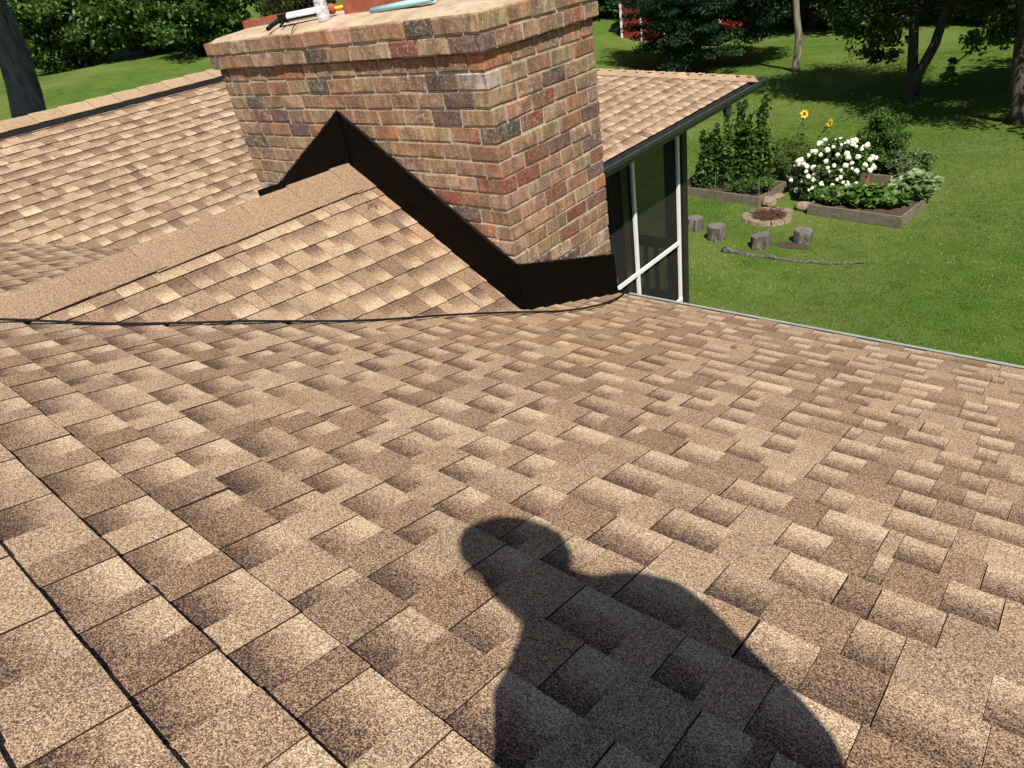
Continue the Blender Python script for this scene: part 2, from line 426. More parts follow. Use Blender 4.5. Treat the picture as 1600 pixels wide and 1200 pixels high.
def shingle_cells(frame, rows, ranges, seed, keep=None, warm=None, bk=1.0, hk=1.0):
    """frame(a, s, n) -> world point; rows: list of butt positions s (downslope +); ranges(s) -> (a0, a1)"""
    R = random.Random(seed); cells = []
    for ri, sb in enumerate(rows):
        a0, a1 = ranges(sb - EXPO * 0.5)
        if a1 - a0 < 0.02: continue
        a = a0 - R.uniform(0, 0.2); tooth = R.random() < 0.5; seam = a + R.uniform(0.3, 1.0)
        wave = R.uniform(0, 6)
        while a < a1:
            w = R.uniform(0.06, 0.14) if tooth else R.uniform(0.065, 0.145)
            if R.random() < 0.10: w *= 0.45
            b = min(a + w, a1 + 0.02); aa = max(a, a0)
            if b - aa > 0.006:
                gap = 0.0010 + (0.0010 if R.random() < 0.12 else 0.0)
                if b > seam: gap = R.uniform(0.002, 0.0038); seam = b + 1.0
                lift = R.uniform(0, 0.0008) + (0.0025 if R.random() < 0.03 else 0)
                h = (0.0162 if tooth else 0.0138) * hk + lift; hu = 0.0036 * hk if tooth else 0.0012
                h2 = h + R.uniform(-0.0005, 0.0005)
                if tooth:
                    band = 0.0 if R.random() < 0.72 else R.uniform(0.15, 0.5)
                    tone = R.gauss(0.525, 0.04) if R.random() > 0.34 else R.gauss(0.415, 0.03)
                    hue = 0.15 * R.random() if tone > 0.47 else 0.25 * R.random()
                else:
                    band = R.uniform(0.75, 1.1) * bk; tone = R.gauss(0.645, 0.04); hue = 0.12 * R.random()
                dsb = 0.0016 * math.sin(aa * 2.1 + wave) + R.uniform(-0.0008, 0.0008)
                s1 = sb + dsb; s0 = sb - EXPO - 0.022
                mid = frame((aa + b) / 2, sb - EXPO / 2, 0)
                if keep is None or keep(mid):
                    if warm: hue = min(1.0, hue + warm(mid))
                    vs = [frame(aa, s0, hu), frame(b - gap, s0, hu), frame(b - gap, s1, h2), frame(aa, s1, h),
                          frame(aa, s0, -0.004), frame(b - gap, s0, -0.004), frame(b - gap, s1 - 0.001, -0.001), frame(aa, s1 - 0.001, -0.001)]
                    v0 = -0.022 / EXPO
                    at = [(v0, band, tone, hue)] * 2 + [(1, band, tone, hue)] * 2 + [(v0, band, tone, hue)] * 2 + [(1, band, tone - 0.3, hue)] * 2
                    cells.append((vs, at, mid))
            a = b if b > a + 0.01 else a + 0.05
            tooth = (not tooth) if (not tooth or R.random() < 0.93) else tooth
    return cells

def lay_shingles(cells, parent, limit, occluded):
    scored = []
    for i, (vs, at, mid) in enumerate(cells):
        ps = [project(q) for q in vs[:4]]
        area = 0.0
        if all(ps):
            cx = sum(q[0] for q in ps) / 4; cy = sum(q[1] for q in ps) / 4
            if -20 < cx < 1620 and -20 < cy < 1220:
                area = abs(sum(ps[k][0] * ps[(k + 1) % 4][1] - ps[(k + 1) % 4][0] * ps[k][1] for k in range(4))) / 2
                area *= max(0, min(1, (min(cx, 1600 - cx) + 60) / 60)) * max(0, min(1, (min(cy, 1200 - cy) + 60) / 60))
                if area > 30 and occluded and occluded(mid): area = 0
        scored.append((area, i))
    scored.sort(reverse=True)
    chosen = {i for a, i in scored[:limit] if a > 50}
    rest_v, rest_f, rest_a = [], [], []
    for i, (vs, at, mid) in enumerate(cells):
        if i in chosen:
            me = bpy.data.meshes.new('shingle'); me.from_pydata([tuple(q) for q in vs], [], CELL_F); sh_attr(me, at)
            me.materials.append(M['shingle']); me.materials.append(M['asphalt']); me.polygons.foreach_set('material_index', CELL_M)
            obj('shingle', me, parent)
        else:
            b = len(rest_v); rest_v += [tuple(q) for q in vs]; rest_f += [tuple(k + b for k in f) for f in CELL_F]; rest_a += at
    if rest_v:
        me = fast_mesh('shingle_field', rest_v, rest_f); sh_attr(me, rest_a)
        me.materials.append(M['shingle']); me.materials.append(M['asphalt']); me.polygons.foreach_set('material_index', np.tile(np.array(CELL_M, np.int32), len(rest_f) // 5))
        tag(obj('shingle_field', me, parent), kind='stuff')

def cap_piece(parent, A, B, right, left, wr, wl, lift, thick, tone, hue, name='ridge_cap', edge=0.0):
    """one folded cap shingle from A (exposed butt) to B (under the next), draped over a ridge"""
    A, B = Vector(A), Vector(B); n = (right.cross(B - A)).normalized()
    if n.z < 0: n = -n
    n2 = (left.cross(B - A)).normalized()
    if n2.z < 0: n2 = -n2
    up = (n + n2).normalized()
    vs = []
    for P, l in ((A, lift + thick), (B, lift * 0.35)):
        vs += [P + right * wr + n * (l * 0.55 + edge), P + right * 0.02 + up * (l + .004), P + up * (l + 0.008), P + left * 0.02 + up * (l + .004), P + left * wl + n2 * (l * 0.55 + edge)]
    top = [(i, i + 1, i + 6, i + 5) for i in range(4)]
    low = [v - up * thick for v in vs]
    vv = vs + low; fs = top + [(i + 11, i + 10, i + 15, i + 16) for i in range(4)]
    fs += [(i, i + 10, i + 11, i + 1) for i in range(4)] + [(0, 5, 15, 10), (4, 14, 19, 9)]
    me = bpy.data.meshes.new(name); me.from_pydata([tuple(q) for q in vv], [], fs)
    sh_attr(me, [(1, 0.0, tone, hue)] * 10 + [(1, 0, 0.1, 0)] * 10)
    return obj(name, me, parent, M['shingle'])

# ------------------------------------------------------------------ house with its main slope and the cricket
house = empty('house', (0.0, 0.0, GROUND_Z), 'house roof of tan architectural shingles sloping down to a pale gutter', 'house')
CS = 1 / math.sqrt(1 + TP * TP); SN = TP * CS
def main_frame(a, s, n): return Vector((a, s * CS + n * SN, ZC - s * SN + n * CS))
def build_main():
    x0, x1, y0, y1 = -9.0, 8.0, -4.7, EAVE_Y
    d = MB()
    d.add([(x0, y0, main_z(y0) - .03), (x1, y0, main_z(y0) - .03), (x1, y1, main_z(y1) - .03), (x0, y1, main_z(y1) - .03),
           (x0, y0, main_z(y0) - .05), (x1, y0, main_z(y0) - .05), (x1, y1, main_z(y1) - .05), (x0, y1, main_z(y1) - .05)],
          [(0, 1, 2, 3), (7, 6, 5, 4), (0, 4, 5, 1), (1, 5, 6, 2), (2, 6, 7, 3), (3, 7, 4, 0)])
    # far slope behind the photographer
    yb = -9.6
    d.add([(x0, y0, main_z(y0) - .03), (x1, y0, main_z(y0) - .03), (x1, yb, EAVE_Z), (x0, yb, EAVE_Z)], [(3, 2, 1, 0)])
    roof = d.build('main_roof', M['felt'], house)
    # lift deck so that shingles (n = 0) lie 3 cm above its underside sheet
    se = EAVE_Y / CS + 0.012; rows = [se - k * EXPO for k in range(44)]
    def rng_(s):
        y = s * CS; z = main_z(y)
        xv = WING_X - (z - WING_Z) / TP                    # valley with the wing
        return (max(xv - 0.2, -6.0), 4.6)
    def keep(P):
        if -CH_W < P.x < 0 and 0.02 < P.y: return False
        if P.x < -CH_W + .05 and P.y > 0.35: return False
        if CK_Y < P.y < 0:
            zc = ck_z(P.x, P.y)
            if zc > main_z(P.y) + 0.05: return False
        return True
    def warm(P):
        dd = math.hypot(P.x - 0.35, P.y + 0.25); return max(0, 0.65 - dd * 0.75) * rnd.random()
    cells = shingle_cells(main_frame, rows, rng_, 3, keep, warm)
    lay_shingles(cells, roof, 300, lambda P: in_chimney_way(P) or hidden_by_cricket(P))
    # gutter hung along the eave, its pale lip showing past the shingles
    g = MB(); pr = [(0.004, -0.03), (0.004, -0.125), (0.075, -0.125), (0.105, -0.075), (0.105, -0.022), (0.088, -0.022), (0.088, -0.026), (0.101, -0.026), (0.101, -0.075), (0.072, -0.121), (0.008, -0.121), (0.008, -0.03)]
    xa, xb = 0.045, 8.0; n = len(pr)
    g.add([(x, EAVE_Y + p, EAVE_Z + q) for x in (xa, xb) for p, q in pr], [(k, (k + 1) % n, n + (k + 1) % n, n + k) for k in range(n)] + [tuple(range(n))])
    g.build('gutter', M['gutter_pale'], house)
    w = MB(); w.box((3.4, EAVE_Y - 0.45, (EAVE_Z + GROUND_Z) / 2 - .1), (9.0, 0.2, EAVE_Z - GROUND_Z - .2)); w.build('wall', M['white_paint'], house)
    fz = MB(); fz.box((4.05, EAVE_Y - 0.02, EAVE_Z - .11), (7.9, 0.03, 0.14)); fz.build('fascia', M['white_paint'], house)
build_main()

def build_cricket():
    m = CK_M; c = 1 / math.sqrt(1 + m * m); s_ = m * c
    d = MB(); yv = CK_Y
    d.add([(CK_X, 0, CK_Z - .012), (CK_X, yv, CK_Z - .012), (2 * CK_X, 0, ZC - .012)], [(0, 2, 1)])
    nn = 12; vs = []
    for k in range(nn + 1):
        y = yv * k / nn; mm = ck_m(CK_X + 1, y); w_ = max(0.0, (CK_Z - main_z(y)) / mm); vs += [(CK_X, y, CK_Z - .012), (CK_X + w_, y, CK_Z - mm * w_ - .012)]
    d.add(vs, [(2 * k, 2 * k + 2, 2 * k + 3, 2 * k + 1) for k in range(nn)])
    ck = d.build('cricket_roof', M['felt'], house)
    def fr(sign):
        def f(a, s, n):
            mm = ck_m(CK_X + sign, a); cc = 1 / math.sqrt(1 + mm * mm)
            return Vector((CK_X + sign * (s * cc + n * mm * cc), a, CK_Z - s * mm * cc + n * cc))
        return f
    L = math.hypot(CK_X, CK_X * m)
    rows = [0.17 + k * EXPO for k in range(12) if 0.17 + k * EXPO < L + .13]
    def rngR(s):
        y = CK_Y
        while y < 0:
            mm = ck_m(CK_X + 1, y)
            if CK_Z - s * mm / math.sqrt(1 + mm * mm) > main_z(y): break
            y += .01
        return (y - 0.17, -0.004)
    def rngL(s):
        x = CK_X - s * c; z = CK_Z - s * s_
        yv_ = (ZC - z) / TP
        if x < WING_X and wing_z(x) > z + 0.01: return (0, 0)
        return (yv_ - 0.17, -0.004)
    def warm(P): return max(0.0, 0.9 - (0.0 - P.y) * 1.6) * rnd.random() * 0.5
    lay_shingles(shingle_cells(fr(1), rows, rngR, 21, None, warm, 0.78, 0.62), ck, 300, None)
    lay_shingles(shingle_cells(fr(-1), rows, rngL, 22), ck, 0, None)
    right = Vector((c, 0, -s_)); left = Vector((-c, 0, -s_))
    R = random.Random(4); y = CK_Y - 0.16; k = 0
    while y < -0.02:
        y2 = min(y + 0.30, 0.0); mm = ck_m(CK_X + 1, max(y + .1, CK_Y)); right = Vector((1, 0, -mm)).normalized()
        cap_piece(ck, (CK_X, y, max(CK_Z, 0 * y + CK_Z)), (CK_X, min(y2 + 0.05, -0.002), CK_Z), right, left, 0.228 + R.uniform(-.006, .006), 0.23, 0.009, 0.0035, R.gauss(0.455, 0.012), 0.12, edge=0.011)
        y = y2; k += 1
build_cricket()

# ------------------------------------------------------------------ screened porch wing
porch = empty('screened_porch', (-3.5, 4.0, GROUND_Z), 'dark screened porch wing with hipped tan shingle roof behind the chimney', 'porch')
def wing_frame(a, s, n):       # s = 0 at the eave, negative upslope
    return Vector((WING_X + s * CS + n * SN, a, WING_Z - s * SN + n * CS))
def build_wing():
    d = MB(); yA = -4.2
    far_x = 2 * RIDGE_X - WING_X; z0 = WING_Z - .012; zr = RIDGE_Z - .012
    vs = [(WING_X, yA, z0), (WING_X, HIP_Y, z0), (RIDGE_X, APEX_Y, zr), (RIDGE_X, yA, zr), (far_x, HIP_Y, z0), (far_x, yA, z0)]
    n = len(vs); vs2 = vs + [(x, y, z - .02) for x, y, z in vs]
    fs = [(0, 1, 2, 3), (1, 4, 2), (4, 5, 3, 2)]; fs += [tuple(i + n for i in reversed(f)) for f in fs]
    fs += [(1, 0, n, n + 1), (4, 1, n + 1, n + 4), (5, 4, n + 4, n + 5)]
    d.add(vs2, fs); roof = d.build('porch_roof', M['felt'], porch)
    L = (WING_X - RIDGE_X) / CS; rows = [0.012 - k * EXPO for k in range(int(L / EXPO) + 1)]
    def rng_(s):
        x = WING_X + s * CS; z = wing_z(x)
        ymin = (ZC - z) / TP; ymax = HIP_Y - 1.26 * (WING_X - x)
        return (max(ymin - 0.2, -1.9), ymax)
    def keep(P): return not (P.x > -CH_W and P.y < CH_S)
    lay_shingles(shingle_cells(wing_frame, rows, rng_, 51, keep, None, 0.68, 0.62), roof, 300, lambda P: in_chimney_way(P) or hidden_by_cricket(P))
    # far faces: plain courses joined together
    e = Vector((RIDGE_X, APEX_Y, RIDGE_Z)) - Vector((RIDGE_X, HIP_Y, WING_Z)); eL = e.length; ed = e / eL; en = Vector((0, 1, 0)) * (-ed.z) ; 
    en = Vector((1, 0, 0)).cross(ed); en = en if en.z > 0 else -en
    def end_frame(a, s, n): return Vector((a, HIP_Y, WING_Z)) - ed * s + en * n
    def rng_e(s):
        k = -s / eL; return (far_x + (RIDGE_X - far_x) * k, WING_X + (RIDGE_X - WING_X) * k)
    lay_shingles(shingle_cells(end_frame, [0.012 - k * EXPO for k in range(int(eL / EXPO) + 1)], rng_e, 52), roof, 0, None)
    # ridge vent with its cap shingles
    v = MB()
    ya, yb = -2.6, APEX_Y - 0.1; cs = CS
    prof = [(0.165, -0.165 * TP + 0.004), (0.165, -0.165 * TP + 0.048), (0, 0.058), (-0.165, -0.165 * TP + 0.048), (-0.165, -0.165 * TP + 0.004)]
    v.add([(RIDGE_X + p, y, RIDGE_Z + q) for y in (ya, yb) for p, q in prof], [(k, k + 1, k + 6, k + 5) for k in range(4)] + [(4, 3, 2, 1, 0), (5, 6, 7, 8, 9), (0, 5, 9, 4)])
    v.build('ridge_vent', M['vent'], roof)
    R = random.Random(9); right = Vector((CS, 0, -SN)); left = Vector((-CS, 0, -SN)); y = ya
    while y < yb:
        cap_piece(roof, (RIDGE_X, y, RIDGE_Z + 0.056), (RIDGE_X, min(y + EXPO * 1.8 + .04, yb), RIDGE_Z + 0.056), right, left, 0.168, 0.168, 0.008, 0.004, R.gauss(0.57, 0.03), 0.1)
        y += EXPO * 1.8
    # hip caps
    A = Vector((WING_X - 0.03, HIP_Y - 0.04, WING_Z + 0.008)); B = Vector((RIDGE_X, APEX_Y, RIDGE_Z + 0.008)); hd = (B - A).normalized(); HL = (B - A).length
    nrm = Vector((TP, 0, 1)).normalized(); rt = hd.cross(nrm).normalized()
    if rt.y > 0: rt = -rt
    lf = hd.cross(en).normalized()
    if lf.y < 0: lf = -lf
    k = 0.0
    while k < HL:
        cap_piece(roof, A + hd * k, A + hd * min(k + EXPO + .04, HL), rt, lf, 0.175, 0.16, 0.016, 0.004, R.gauss(0.55, 0.04), 0.15 * R.random() + .05, 'hip_cap', 0.006); k += EXPO
    # gutter
    g = MB(); pr = [(0.002, -0.018), (0.002, -0.125), (0.07, -0.125), (0.078, -0.085), (0.105, -0.06), (0.118, -0.018), (0.098, -0.014), (0.098, -0.019), (0.112, -0.024), (0.1, -0.058), (0.074, -0.083), (0.066, -0.12), (0.008, -0.12), (0.008, -0.018)]
    n = len(pr)
    for ya_, yb_ in ((0.93, 4.56), (4.563, HIP_Y + 0.11)):
        g.add([(WING_X + p, y, WING_Z + q) for y in (ya_, yb_) for p, q in pr], [(k, (k + 1) % n, n + (k + 1) % n, n + k) for k in range(n)] + [(0, 13, 12, 11, 10, 9, 8, 7, 6, 5, 4, 3, 2, 1)[::-1]])
    g.box((WING_X + .06, HIP_Y + .112, WING_Z - .07), (0.112, 0.004, 0.106))
    g.build('gutter', M['gutter_dark'], porch)
    ds = MB(); ds.box((WING_X + 0.03, 5.88, WING_Z - 0.18), (0.05, 0.13, 0.10), Matrix.Rotation(0.35, 3, 'X')); ds.build('downspout_stub', M['gutter_dark'], porch)
    # soffit and fascia
    sf = MB(); sf.box((WING_X - 0.012, (0.93 + HIP_Y) / 2, WING_Z - .085), (0.02, HIP_Y - 0.93, 0.13)); sf.build('fascia', M['post_dark'], porch)
    s2 = MB(); s2.box(((-8.2 + WING_X) / 2 - .02, 4.0, WING_Z - .155), (-(-8.2 - WING_X), 5.6, 0.012)); s2.build('soffit', M['post_dark'], porch)
    # walls: posts, screens, white frames, railing
    XW, YE, ZF, ZT = -2.0, 5.74, -4.28, WING_Z - .165
    def post(x, y, w=0.13, z0=GROUND_Z): b = MB(); b.box((x, y, (z0 + ZT) / 2), (w, w, ZT - z0)); return b.build('post', M['post_dark'], porch)
    for y in (YE - .065, 4.2, 2.75, 1.35): post(XW - .065, y)
    for x in (-2.205, -2.88, -3.22, -4.75, -6.2, -7.7): post(x, YE - .065)
    fl = MB()
    for k in range(36): fl.box((-7.8 + k * 0.165 , 3.2, ZF - 0.02), (0.155, 5.0, 0.035)) if k < 35 else None
    fl.build('deck_floor', M['deck'], porch)
    sk = MB(); sk.box((XW - .06, 3.2, ZF - .16), (0.05, 4.9, 0.22)); sk.box((-4.9, YE - .06, ZF - .16), (5.7, 0.05, 0.22)); sk.build('rim_joist', M['post_dark'], porch)
    def screen(a, b):
        m_ = MB(); (xa, ya_), (xb, yb_) = a, b
        t = Vector((yb_ - ya_, -(xb - xa), 0)).normalized() * 0.0015
        P = [Vector((xa, ya_, ZF)), Vector((xb, yb_, ZF)), Vector((xb, yb_, ZT)), Vector((xa, ya_, ZT))]
        m_.add([p for p in P], [(0, 1, 2, 3)]); return m_.build('screen', M['screen'], porch)
    for ya_, yb_ in ((4.27, YE - .14), (2.82, 4.13), (1.42, 2.68)): screen((XW - .02, ya_), (XW - .02, yb_))
    for xa, xb in ((-2.81, -2.275), (-4.68, -3.29), (-6.13, -4.82), (-7.63, -6.27)): screen((xb, YE - .03), (xa, YE - .03))
    def white(name, a, b, w=0.038, h=0.03): b_ = MB(); b_.bar(a, b, w, h); return b_.build(name, M['white_frame'], porch)
    xf = XW + 0.012
    mull = [(4.375, 'mullion'), (5.46, 'mullion'), (3.0, 'mullion')]
    for y, n_ in mull:
        white(n_, (xf, y, -4.245), (xf, y, ZT), 0.03, 0.052)
    white('frame_rail', (xf + .007, 2.4, -3.265), (xf + .007, 5.435, -3.30), 0.024, 0.05)
    white('frame_sill', (xf + .006, 2.4, -4.17), (xf + .006, 5.49, -4.17), 0.026, 0.06)
    rl = empty_part('railing', (-3.5, YE - .2, ZF), porch)
    b = MB(); b.box((-4.85, YE - .20, ZF + 0.94), (5.6, 0.085, 0.045)); b.box((-4.85, YE - .20, ZF + 0.87), (5.6, 0.04, 0.09)); b.box((-4.85, YE - .20, ZF + 0.10), (5.6, 0.04, 0.09)); b.build('hand_rail', M['post_dark'], rl)
    for k in range(30):
        b = MB(); b.box((-2.40 - k * 0.165, YE - .20, ZF + 0.485), (0.06, 0.036, 0.67)); b.build('baluster', M['post_dark'], rl)
def empty_part(name, loc, parent):
    o = bpy.data.objects.new(name, None); o.empty_display_size = .2; COL.objects.link(o); o.parent = parent; o.location = Vector(loc) - world_loc(parent); return o
build_wing()

def porch_chair():
    c = empty('patio_chair', (-2.75, 4.55, -4.26), 'patio chair with beige cushion seen through the porch screen', 'chair')
    cush = simple('beige_cushion', (0.48, 0.42, 0.33), 0.9); x, y, z = -2.75, 4.55, -4.26
    fr = M['post_dark']; Rz = Matrix.Rotation(0.5, 3, 'Z')
    def P(dx, dy, dz): return Vector((x, y, z)) + Rz @ Vector((dx, dy, dz))
    b = MB(); b.box(P(0, 0, 0.44), (0.56, 0.56, 0.12), Rz); o = b.build('seat_cushion', cush, c)
    b = MB(); b.box(P(0, 0.30, 0.76), (0.56, 0.12, 0.58), Rz @ Matrix.Rotation(-0.2, 3, 'X')); b.build('back_cushion', cush, c)
    for sx in (-1, 1):
        b = MB(); b.bar(P(sx * .33, -.3, .64), P(sx * .33, .34, .66), 0.06, 0.03); b.build('armrest', fr, c)
        for yy, t in ((-.28, .63), (.32, .9)):
            b = MB(); b.bar(P(sx * .33, yy, 0), P(sx * .33, yy, t), 0.035, 0.035, (0, 1, 0)); b.build('leg', fr, c)
    b = MB(); b.box(P(0, 0, 0.365), (0.62, 0.58, 0.03), Rz); b.build('seat_frame', fr, c)
porch_chair()

# ------------------------------------------------------------------ chimney
chim = empty('brick_chimney', (-CH_W / 2, CH_S / 2, ZC), 'weathered brown and red brick chimney with black step flashing and tan mortar crown', 'chimney')
H = 0.0812
def brick_mesh(lx, ly, lz, var, cache={}):
    key = (round(lx, 4), round(ly, 4), round(lz, 4), var)
    if key in cache: return cache[key]
    R = random.Random(hash(key) & 0xffff)
    bm = bmesh.new(); bmesh.ops.create_cube(bm, size=1.0)
    for v in bm.verts: v.co = Vector((v.co.x * lx, v.co.y * ly, v.co.z * lz))
    bmesh.ops.bevel(bm, geom=list(bm.edges), offset=0.0045, segments=1, affect='EDGES')
    for v in bm.verts: v.co += Vector((R.uniform(-1, 1), R.uniform(-1, 1), R.uniform(-1, 1))) * 0.0022
    me = bpy.data.meshes.new('brick'); bm.to_mesh(me); bm.free(); me.materials.append(M['brick']); cache[key] = me
    return me
PAL = [((0.30, 0.208, 0.135), 5), ((0.365, 0.220, 0.140), 6), ((0.385, 0.182, 0.106), 4.5), ((0.345, 0.268, 0.172), 4), ((0.23, 0.095, 0.066), 1.8), ((0.085, 0.074, 0.067), 2.8), ((0.145, 0.102, 0.098), 2.6), ((0.40, 0.29, 0.205), 3)]
def brick_colour(R, row, side):
    w = [6, 5, 3, 6, 1.2, 2.4, 2.2, 4]
    if side == 's': w = [6, 4, 2, 7, 1.2, 1.6, 2.5, 5]
    if row > -4:   # upper courses are browner
        w = [8, 4, 1.2, 6, .8, 2.2, 1.5, 2]
    c = R.choices([p[0] for p in PAL], w)[0]; k = R.uniform(0.85, 1.15)
    return tuple(min(1, x * k * R.uniform(0.94, 1.06)) for x in c) + (1,)
def build_chimney():
    R = random.Random(17); P = CH_W / 11.5; PS = CH_S / 4.5; J = 0.0100; D = 0.098
    top_rows = 2; rows_down = 24
    core = MB()
    rec = 0.0065
    zb = main_z(CH_S) - 0.25
    core.box((-CH_W / 2, CH_S / 2, (zb + 0.0) / 2), (CH_W - 2 * rec, CH_S - 2 * rec, -zb))
    core.box((-CH_W / 2, CH_S / 2, H - .004), (CH_W + 0.054 - 2 * rec, CH_S + 0.054 - 2 * rec, 2 * H - .012))
    core.build('mortar', M['mortar'], chim)
    cnt = [0]
    def place(cx, cy, cz, lx, ly, row, side):
        v = cnt[0] % 4; cnt[0] += 1
        lx = round(lx / 0.002) * 0.002; ly = round(ly / 0.002) * 0.002
        me = brick_mesh(lx, ly, H - J, v)
        o = bpy.data.objects.new('brick', me); COL.objects.link(o); o.parent = chim
        o.location = Vector((cx, cy, cz)) - chim.location + Vector((R.uniform(-.002, .002), R.uniform(-.003, .0015), R.uniform(-.002, .002)))
        o.rotation_euler = (R.uniform(-.012, .012), R.uniform(-.012, .012), R.uniform(-.012, .012))
        o.color = brick_colour(R, row, side); g_ = 0.30 * o.color[0] + 0.5 * o.color[1] + 0.2 * o.color[2]; o.color = tuple(1.05 * q for q in o.color[:3]) + (1,)
        if row == -2 and (side == 'f' and cx > -.2): o.color = (0.50, 0.49, 0.45, 1)
        return o
    def course(row, z, over):
        x1, x0, y0, y1 = over, -CH_W - over, -over, CH_S + over
        even = row % 2 == 0
        vis_front = z > main_z(0) - 0.1
        def hidden_front(x):    # behind flashing and cricket
            zt = CK_Z + .28 - CK_M * abs(x - CK_X)
            return z + H < zt - 0.12 and row < 0
        # front face
        x = x1 - (0 if even else (D + J / 2)); jit = R.uniform(-.01, .01); first = True
        while x > x0 + 0.03:
            ln = P + (R.uniform(-.012, .012))
            if R.random() < 0.10 and not first: ln *= 0.62
            xe = x - ln
            lastcorner = False
            lim = x0 + (0 if not even else (D + J / 2))
            if xe < lim + 0.05: xe = lim; lastcorner = True
            if not hidden_front((x + xe) / 2) or first:
                
                xr = x if (even and first) else x - J / 2; xl = xe if (lastcorner and not even) else xe + J / 2
                place((xr + xl) / 2, y0 + D / 2, z + H / 2, xr - xl, D, row, 'f')
            first = False; x = xe
            if lastcorner: break
        # right face
        y = y0 + ((D + J / 2) if even else 0); first = True
        while y < y1 - 0.03:
            ln = PS + R.uniform(-.012, .012)
            if R.random() < 0.12 and not first: ln *= 0.6
            ye = y + ln
            if ye > y1 - 0.06: ye = y1
            if z + H > main_z((y + ye) / 2) - 0.02: 
                ya = y if (first and not even) else y + J / 2; yb = ye if ye >= y1 else ye - J / 2
                place(x1 - D / 2, (ya + yb) / 2, z + H / 2, D, yb - ya, row, 's')
            first = False
            y = ye
            if ye >= y1: break
        # left face (mostly unseen)
        y = y0 + (0 if even else (D + J / 2))
        while y < y1 - 0.03:
            ye = min(y + PS * 1.0, y1)
            if ye > y1 - 0.06: ye = y1
            if row >= -9 and not (even is False and y < y0): 
                ya = y if (y <= y0 + 1e-6) else y + J / 2
                place(x0 + D / 2, (ya + ye - J / 2) / 2, z + H / 2, D, ye - J / 2 - ya, row, 'l')
            y = ye
            if ye >= y1: break
    for r in range(-20, 0): course(r, r * H, 0.0)
    course(0, -0.002, 0.027); course(1, H - .002, 0.031)
    # crown wash
    zt = 2 * H - 0.014
    cr = MB(); n = 14
    x0, x1, y0, y1 = -CH_W - .022, .022, -.022, CH_S + .022
    nx, ny = 46, 18; V = []; F = []
    for i in range(nx + 1):
        for j in range(ny + 1):
            x = x0 + (x1 - x0) * i / nx; y = y0 + (y1 - y0) * j / ny
            e = min(x - x0, x1 - x, y - y0, y1 - y)
            z = zt + 0.055 * (1 - math.exp(-max(e, 0) / 0.11)) * (1 if e > 0 else 0) + (R.uniform(-.0025, .0025) if e > .01 else 0)
            if e <= 1e-6: z = zt - 0.004
            V.append((x, y, z)); F
    F = [(i * (ny + 1) + j, (i + 1) * (ny + 1) + j, (i + 1) * (ny + 1) + j + 1, i * (ny + 1) + j + 1) for i in range(nx) for j in range(ny)]
    me = fast_mesh('crown', V, F); me.polygons.foreach_set('use_smooth', [True] * len(me.polygons)); obj('crown', me, chim, M['crown'])
    # clay flue liners
    def flue(cx, cy, w, dpt, h, chip):
        f = MB(); t = 0.022; z0 = zt + 0.02; z1 = zt + 0.055 + h
        o_ = [(-w / 2, -dpt / 2), (w / 2, -dpt / 2), (w / 2, dpt / 2), (-w / 2, dpt / 2)]; i_ = [(x * (1 - 2 * t / w), y * (1 - 2 * t / dpt)) for x, y in o_]
        # outer ring subdivided along the front so that its rim can be chipped
        m = 10; ring = []
        for k in range(4):
            a, b = o_[k], o_[(k + 1) % 4]
            for q in range(m): ring.append((a[0] + (b[0] - a[0]) * q / m, a[1] + (b[1] - a[1]) * q / m, k, q))
        nn = len(ring); vs = []
        for x, y, k, q in ring: vs.append((cx + x, cy + y, z0))
        hs = []
        for x, y, k, q in ring:
            dz = R.uniform(-.003, .003) - (chip * math.exp(-((q / m - .55) / .12) ** 2) if k == 0 else 0); hs.append(dz); vs.append((cx + x, cy + y, z1 + dz))
        sx, sy = 1 - 2 * t / w, 1 - 2 * t / dpt
        for (x, y, k, q), dz in zip(ring, hs): vs.append((cx + x * sx, cy + y * sy, z1 + dz))
        for x, y, k, q in ring: vs.append((cx + x * sx, cy + y * sy, z0 - .2))
        fs = []
        for L_ in range(3):
            for k in range(nn): k2 = (k + 1) % nn; fs.append((L_ * nn + k, L_ * nn + k2, (L_ + 1) * nn + k2, (L_ + 1) * nn + k))
        f.add(vs, fs); return f.build('flue_liner', M['terracotta'], chim)
    flue(-0.88, 0.44, 0.66, 0.38, 0.062, 0.02)
    flue(-1.96, 0.42, 0.56, 0.38, 0.035, 0.0)
    # wire screen over the left flue
    wm = MB(); cx, cy, w, dpt = -1.90, 0.44, 0.40, 0.32; z0 = zt + 0.09; hh = 0.17
    for k in range(9):
        for sgn in (-1, 1):
            a = -w / 2 + w * k / 8; b = a + sgn * hh
            for face in (-1, 1):
                yy = cy + face * dpt / 2; bb = max(-w / 2, min(w / 2, b)); f_ = abs(bb - a) / hh
                if f_ > 0.05: wm.tube([(cx + a, yy, z0), (cx + bb, yy, z0 + hh * f_)], 0.0010, 4)
                xx = cx + face * w / 2
                if f_ > 0.05: wm.tube([(xx, cy + a * dpt / w, z0), (xx, cy + bb * dpt / w, z0 + hh * f_)], 0.0010, 4)
    wm.build('flue_screen', M['rust'], chim)
    # flashing sheets, 3 mm thick, standing a little proud of the brick
    def sheet(name, pts, nrm, t=0.003):
        b = MB(); nrm = Vector(nrm); k = len(pts); pts = [Vector(p) for p in pts]
        b.add(pts + [p + nrm * t for p in pts], [tuple(range(k))[::-1], tuple(range(k, 2 * k))] + [(i, (i + 1) % k, k + (i + 1) % k, k + i) for i in range(k)]); return b.build(name, M['flash'], chim)
    yf = -0.014
    ax, az = -1.158, -0.252
